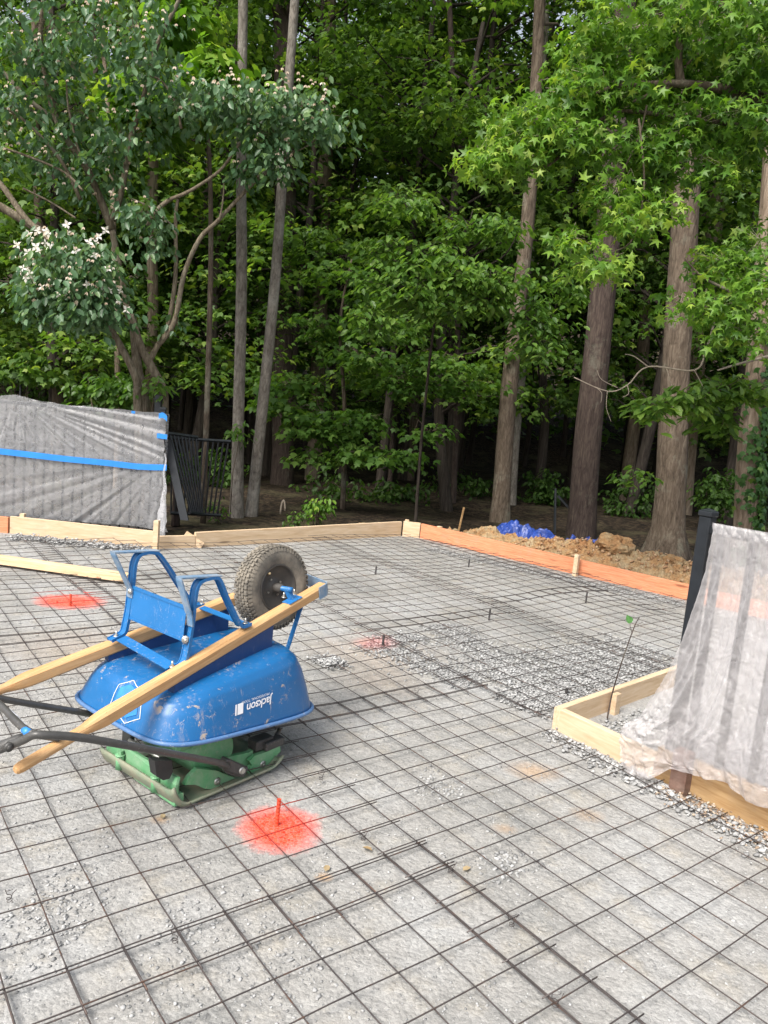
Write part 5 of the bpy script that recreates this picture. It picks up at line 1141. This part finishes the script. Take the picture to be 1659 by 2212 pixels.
# dead pale branch
lv = Leaves()
GC = [(1360, 60, 170, 50, 6.4, 44, .6, .1), (1520, 50, 150, 55, 6.3, 44, .6, 0.), (1640, 90, 80, 90, 6.3, 34, .5, 0.), (1280, 110, 90, 40, 6.4, 22, .4, .15), (1230, 190, 80, 45, 6.3, 26, .4, .1), (1320, 190, 110, 45, 6.4, 30, .5, -.05), (1440, 130, 110, 50, 6.5, 30, .5, 0.), (1570, 170, 100, 50, 6.5, 24, .5, -.1),
      (1120, 245, 60, 25, 6.2, 12, .3, .15), (1180, 280, 90, 26, 6.2, 20, .3, .1), (1100, 320, 80, 24, 6.1, 20, .3, .2), (1050, 345, 45, 12, 6.1, 8, .2, .25), (1250, 300, 90, 35, 6.2, 22, .3, 0.), (1370, 300, 100, 40, 6.3, 26, .4, -.1), (1500, 260, 110, 45, 6.4, 30, .5, -.1), (1620, 270, 80, 50, 6.4, 24, .5, -.1),
      (1330, 410, 70, 25, 6.1, 9, .3, .15), (1370, 470, 80, 22, 6.1, 12, .3, .25), (1290, 395, 40, 20, 6.1, 5, .2, .1), (1240, 510, 45, 16, 6., 6, .2, .15), (1300, 560, 65, 16, 6., 10, .2, .35), (1430, 440, 50, 30, 6.2, 6, .2, .1), (1480, 360, 80, 40, 6.4, 12, .4, -.1),
      (1560, 560, 60, 45, 6.4, 12, .3, .05), (1620, 620, 70, 55, 6.3, 22, .4, 0.), (1540, 660, 50, 25, 6.3, 8, .3, .15), (1600, 710, 70, 30, 6.3, 14, .3, .0), (1470, 640, 40, 20, 6.2, 4, .2, .1), (1640, 520, 40, 60, 6.4, 10, .3, 0)]
for px, py, rx, rz, Y, ns, ry, q in GC:
    k_ = Y/F; lv.cluster(at(px, py, Y), (rx*k_, ry, rz*k_), int(ns*1.5), 10, .092, .17, .5, .65, RNG, .0018, .15, q, .05)
lv.build('crown', M['lf_gum'], 'star', SG); bt.build('trunk', M['bark_brown'], SG); lv.tw.build('twigs', M['twig'], SG)
# beech spray and dead branch at right
q0 = np.array([4.3, 7.1, 0])
sapling('beech_sapling', 'beech branch with a long flat spray of bright leaves above the right fence', 'tree', q0, [([np.array([4.4, 7.2, -.1]), at(1740, 900, 7.1), at(1720, 800, 7.1)], .035, .02), ([at(1730, 850, 7.1), at(1600, 838, 7.), at(1480, 860, 6.9), at(1370, 885, 6.9)], .012, .004)],
        [(1640, 840, 60, 12, 7., 12, .3, .25), (1560, 838, 60, 12, 7., 14, .3, .25), (1480, 862, 60, 14, 6.9, 14, .25, .2), (1400, 878, 45, 10, 6.9, 8, .2, .2), (1540, 905, 50, 18, 7.2, 9, .3, -.05), (1370, 1030, 50, 14, 9., 5, .3, -.1)], 'lf_und', 'oval', .115, .15, droop=.2)
b = MB(); DBp = lambda pts: [(x, y) for x, y in pts]
limb([(1545, 690), (1525, 755), (1500, 800), (1400, 792), (1355, 832), (1312, 845), (1240, 815)], 6.9, .010, .004, 0, b, 6); limb([(1335, 838), (1300, 820), (1290, 800)], 6.9, .004, .002, 0, b, 5); limb([(1290, 838), (1300, 850), (1298, 870)], 6.9, .004, .002, 0, b, 5); limb([(1500, 800), (1520, 840), (1525, 870)], 6.9, .004, .002, 0, b, 5); limb([(1312, 845), (1310, 880), (1320, 910)], 6.9, .0045, .002, 0, b, 5); limb([(1400, 792), (1370, 770), (1350, 765)], 6.9, .006, .003, 0, b, 5); limb([(1355, 832), (1358, 850), (1345, 858)], 6.9, .005, .003, 0, b, 5)
limb([(1440, 795), (1450, 830), (1462, 850)], 6.9, .005, .003, 0, b, 5); limb([(1659, 770), (1600, 785), (1550, 800)], 7., .014, .008, 0, b, 6)
o = b.build('dead_branch', M['twig'], SG)

# background wood: a few prototypes, each crown and trunk copied
def proto(sd, h, ncl, size, rad, q, mt, bark, z0, nl=14, nsp=9, kind='maple'):
    rng = np.random.default_rng(sd); r = root('forest_tree', (0, 0, 0), None, None); P = []; x = y = 0
    for i in range(int(h/2)+1): P.append(np.array([x, y, i*2.-.2])); x += rng.normal(0, .12); y += rng.normal(0, .12)
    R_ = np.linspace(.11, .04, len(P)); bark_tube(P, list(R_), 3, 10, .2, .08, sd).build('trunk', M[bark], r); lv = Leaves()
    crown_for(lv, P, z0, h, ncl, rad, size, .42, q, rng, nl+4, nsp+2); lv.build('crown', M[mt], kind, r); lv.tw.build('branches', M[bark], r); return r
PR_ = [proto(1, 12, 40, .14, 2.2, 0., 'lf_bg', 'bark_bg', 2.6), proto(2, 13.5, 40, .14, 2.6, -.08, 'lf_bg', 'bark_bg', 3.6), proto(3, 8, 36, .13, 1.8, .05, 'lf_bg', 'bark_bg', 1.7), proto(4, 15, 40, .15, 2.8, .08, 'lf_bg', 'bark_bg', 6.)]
LBL = ['bushy green tree in the shade of the wood behind the front trunks', 'tall dark-trunked leafy tree deep in the wood behind the front trunks', 'low leafy understory tree in the wood with sprays hanging near the ground', 'high-crowned tree far back in the wood whose leaves start above head height']
CATG = ['bushy trees in the wood', 'tall dark trees in the wood', 'low understory trees in the wood', 'high-crowned trees in the wood']
spots = []
rngb = np.random.default_rng(5)
def put(i, x, y, sc, rz):
    src = PR_[i]; first = src.get('used') is None
    if first: r = src; src['used'] = 1
    else:
        r = src.copy(); COL.objects.link(r)
        for ch in src.children: c = ch.copy(); COL.objects.link(c); c.parent = r
    gz = fl((x+70)/140, (y+12)/100)[2]
    r.location = (x, y, gz-.05); r.rotation_euler = (0, 0, rz); r.scale = (sc, sc, sc*rngb.uniform(.92, 1.1)); r['label'] = LBL[i]; r['category'] = 'tree'; r['group'] = CATG[i]
def ok(x, y, dmin):
    return all((x-a)**2+(y-b_)**2 > dmin**2 for a, b_ in spots)
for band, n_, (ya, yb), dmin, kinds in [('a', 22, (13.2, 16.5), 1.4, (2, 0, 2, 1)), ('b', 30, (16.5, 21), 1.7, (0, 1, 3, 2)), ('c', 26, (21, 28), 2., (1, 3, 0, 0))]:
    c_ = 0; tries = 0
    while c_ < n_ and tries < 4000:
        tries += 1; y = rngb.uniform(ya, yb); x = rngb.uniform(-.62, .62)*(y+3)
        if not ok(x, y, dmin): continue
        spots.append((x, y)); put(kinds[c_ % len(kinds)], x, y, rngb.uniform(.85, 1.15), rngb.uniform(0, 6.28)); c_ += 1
for p in PR_:
    if 'used' in p: del p['used']
for o in COL.objects:
    if 'used' in o: del o['used']
# far wood: one dense mass no one could count
lv = Leaves(); n_ = 52000; xx = rngb.uniform(-30, 30, n_); yy = rngb.uniform(28.5, 33, n_); zz = rngb.uniform(0, 1, n_)**.8*13.5
keep = np.array([nz(x*.3, z*.3, y*.3) > .02-.5*(z < 8.5) for x, y, z in zip(xx, yy, zz)]); xx, yy, zz = xx[keep], yy[keep], zz[keep]
lv.C = [np.c_[xx, yy, zz]]; lv.D = [rngb.normal(0, 1, (len(xx), 3))*[1, 1, .4]]; lv.N = [rngb.normal(0, .5, (len(xx), 3))+[0, -.3, 1]]; lv.Z = [rngb.uniform(.25, .5, len(xx))]; lv.q = [np.zeros(len(xx))]
o = lv.build('far_wood', M['lf_bg'], 'maple', None); prop(o, kind='stuff')
# shrubs at the foot of the wood
def shrub(name, label, px, py, Y, rx, rz, ns, size, mat='lf_und', q=0., kind='oval', group=None, stems=5):
    c = at(px, py, Y); k_ = Y/F; r = root(name, (c[0], c[1], 0), label, 'plant', group); b = MB()
    for i in range(stems):
        p = c+np.array([RNG.uniform(-.6, .6)*rx*k_, 0, RNG.uniform(-.3, .6)*rz*k_]); b.tube([np.array([c[0]+RNG.normal(0, .03), c[1], -.05]), (p+np.array([c[0], c[1], 0]))/2+RNG.normal(0, .03, 3), p], [.008, .006, .003], 5)
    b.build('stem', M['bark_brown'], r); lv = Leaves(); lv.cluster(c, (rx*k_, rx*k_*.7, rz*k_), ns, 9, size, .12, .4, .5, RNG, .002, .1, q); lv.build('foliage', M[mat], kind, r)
shrub('leafy_shrub', 'bright broad-leaved plant behind the long pale board right of the slim trunks', 688, 1090, 9.9, 26, 24, 22, .085, 'lf_gum', .0, 'oval')
shrub('leafy_shrub', 'small low plant at the foot of the slim leaning trunk', 640, 1118, 9.7, 24, 12, 12, .06, 'lf_und', 0.)
shrub('leafy_shrub', 'small weed at the foot of the slim straight trunk', 470, 1098, 9.4, 20, 12, 9, .055, 'lf_und', .05)
shrub('leafy_shrub', 'dark leafy shrub above the left fence', 235, 838, 11.5, 90, 38, 60, .14, 'lf_und', -.25, 'oval'); shrub('leafy_shrub', 'dark bush at far left above the covered fence', 60, 800, 12.4, 90, 40, 50, .15, 'lf_bg', .0, 'maple')
shrub('leafy_shrub', 'leaves growing round the dogwood stems above the fence corner', 330, 828, 8.5, 40, 14, 8, .1, 'lf_und', .1)
shrub('leafy_shrub', 'small spray of leaves clinging to the slim straight trunk', 512, 930, 9.9, 28, 16, 7, .09, 'lf_und', 0., stems=1)
# tender sapling with a single leaf in the box
r = root('tree_seedling', g(1311, 1552), 'thin leaning seedling with a single green leaf in the small box', 'seedling'); b = MB()
Yb = g(1311, 1552)[1]; P = smoothpts([g(1311, 1556, 0), at(1322, 1500, Yb), at(1340, 1440, Yb), at(1357, 1390, Yb), at(1372, 1350, Yb), at(1382, 1332, Yb)], 5); b.tube(P, list(np.linspace(.0045, .002, len(P))), 7); b.build('stem', M['bark_dark'], r)
b = MB(); b.tube([at(1366, 1370, Yb), at(1361, 1352, Yb), at(1361, 1345, Yb)], .0015, 5); b.tube([at(1376, 1350, Yb), at(1388, 1344, Yb)], .0012, 5); b.build('twig', M['bark_dark'], r)
lv = Leaves(); lv.C = [at(1364, 1348, Yb)[None]]; lv.D = [np.array([[-.6, 0, .75]])]; lv.N = [np.array([[.3, -1, .3]])]; lv.Z = [np.array([.055])]; lv.q = [np.array([-.1])]
b = MB(); c_ = at(1360, 1338, Yb); out = [(0, -.024), (.014, -.014), (.019, 0), (.012, .012), (-.002, .018), (-.016, .024), (-.020, .010), (-.018, -.006), (-.010, -.018)]
b.add([c_]+[c_+np.array([x, .004*math.sin(x*300), z]) for x, z in out], [(0, 1+i, 1+(i+1) % 9) for i in range(9)]); b.build('leaf', mk_plain('seedling_leaf', (.07, .2, .05), .45, scale=60), r)
# fallen leaves on the gravel
for px, py, s_, lb in [(543, 1797+0, .02, None), (783, 1829, .022, 'pale green fallen leaf below the twisted tie right of the orange patch'), (703, 1882, .02, 'tan curled leaf on the gravel below the orange patch'), (350, 1768, .018, 'tan scrap of leaf on the gravel by the compactor corner'), (265, 1453, .026, 'dry tan leaf on the gravel behind the near handle'), (1095, 1402*1+0, .0, None), (1000, 1880, .02, 'straw-coloured stem on the wire in the centre foreground')]:
    if not lb: continue
    p = g(px, py, .01); lv = Leaves(); lv.C = [p[None]]; lv.D = [np.array([[random.gauss(0, 1), random.gauss(0, 1), .05]])]; lv.N = [np.array([[.1, .1, 1.]])]; lv.Z = [np.array([s_*2])]; lv.q = [np.zeros(1)]
    o = lv.build('fallen_leaf', M['dry'], 'oval', None); prop(rebase(o), lb, 'leaf', 'fallen leaves on the gravel')

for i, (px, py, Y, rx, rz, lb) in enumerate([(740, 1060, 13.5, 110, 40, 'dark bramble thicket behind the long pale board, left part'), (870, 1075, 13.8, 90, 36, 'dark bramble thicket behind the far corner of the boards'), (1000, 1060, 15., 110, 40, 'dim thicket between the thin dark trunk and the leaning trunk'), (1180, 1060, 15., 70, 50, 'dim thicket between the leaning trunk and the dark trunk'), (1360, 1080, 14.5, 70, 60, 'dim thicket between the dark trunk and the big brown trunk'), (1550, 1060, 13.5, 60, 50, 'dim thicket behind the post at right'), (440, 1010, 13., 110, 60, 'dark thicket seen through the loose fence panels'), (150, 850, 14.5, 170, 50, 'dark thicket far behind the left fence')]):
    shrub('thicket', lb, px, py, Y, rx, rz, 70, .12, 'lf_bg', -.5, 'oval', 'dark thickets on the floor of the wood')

# ================================================================== LIGHT AND SKY
w = bpy.data.worlds.new('World'); S.world = w; w.use_nodes = True; nt = w.node_tree; bg = nt.nodes['Background']
sky = nt.nodes.new('ShaderNodeTexSky'); sky.sky_type = 'NISHITA'; sky.sun_disc = False
SUN_EL, SUN_AZ = math.radians(50), math.radians(215)   # azimuth from +Y clockwise
sky.sun_elevation = SUN_EL; sky.sun_rotation = SUN_AZ; sky.air_density = 1.; sky.dust_density = 4.; sky.ozone_density = 1.
hs = nt.nodes.new('ShaderNodeHueSaturation'); hs.inputs['Saturation'].default_value = .45; nt.links.new(sky.outputs[0], hs.inputs['Color']); nt.links.new(hs.outputs[0], bg.inputs[0]); bg.inputs[1].default_value = .15
sl = bpy.data.lights.new('sun', 'SUN'); sl.energy = 2.6; sl.angle = math.radians(24); sl.color = (1., .95, .87); so = bpy.data.objects.new('sun', sl); COL.objects.link(so)
dv = Vector((math.sin(SUN_AZ)*math.cos(SUN_EL), math.cos(SUN_AZ)*math.cos(SUN_EL), math.sin(SUN_EL))); so.rotation_euler = dv.to_track_quat('Z', 'Y').to_euler()
S.view_settings.view_transform = 'Standard'; S.view_settings.look = 'None'; S.view_settings.exposure = .82; S.view_settings.gamma = 1
S.render.engine = 'CYCLES'; S.cycles.max_bounces = 8; S.cycles.transparent_max_bounces = 16; S.cycles.diffuse_bounces = 5
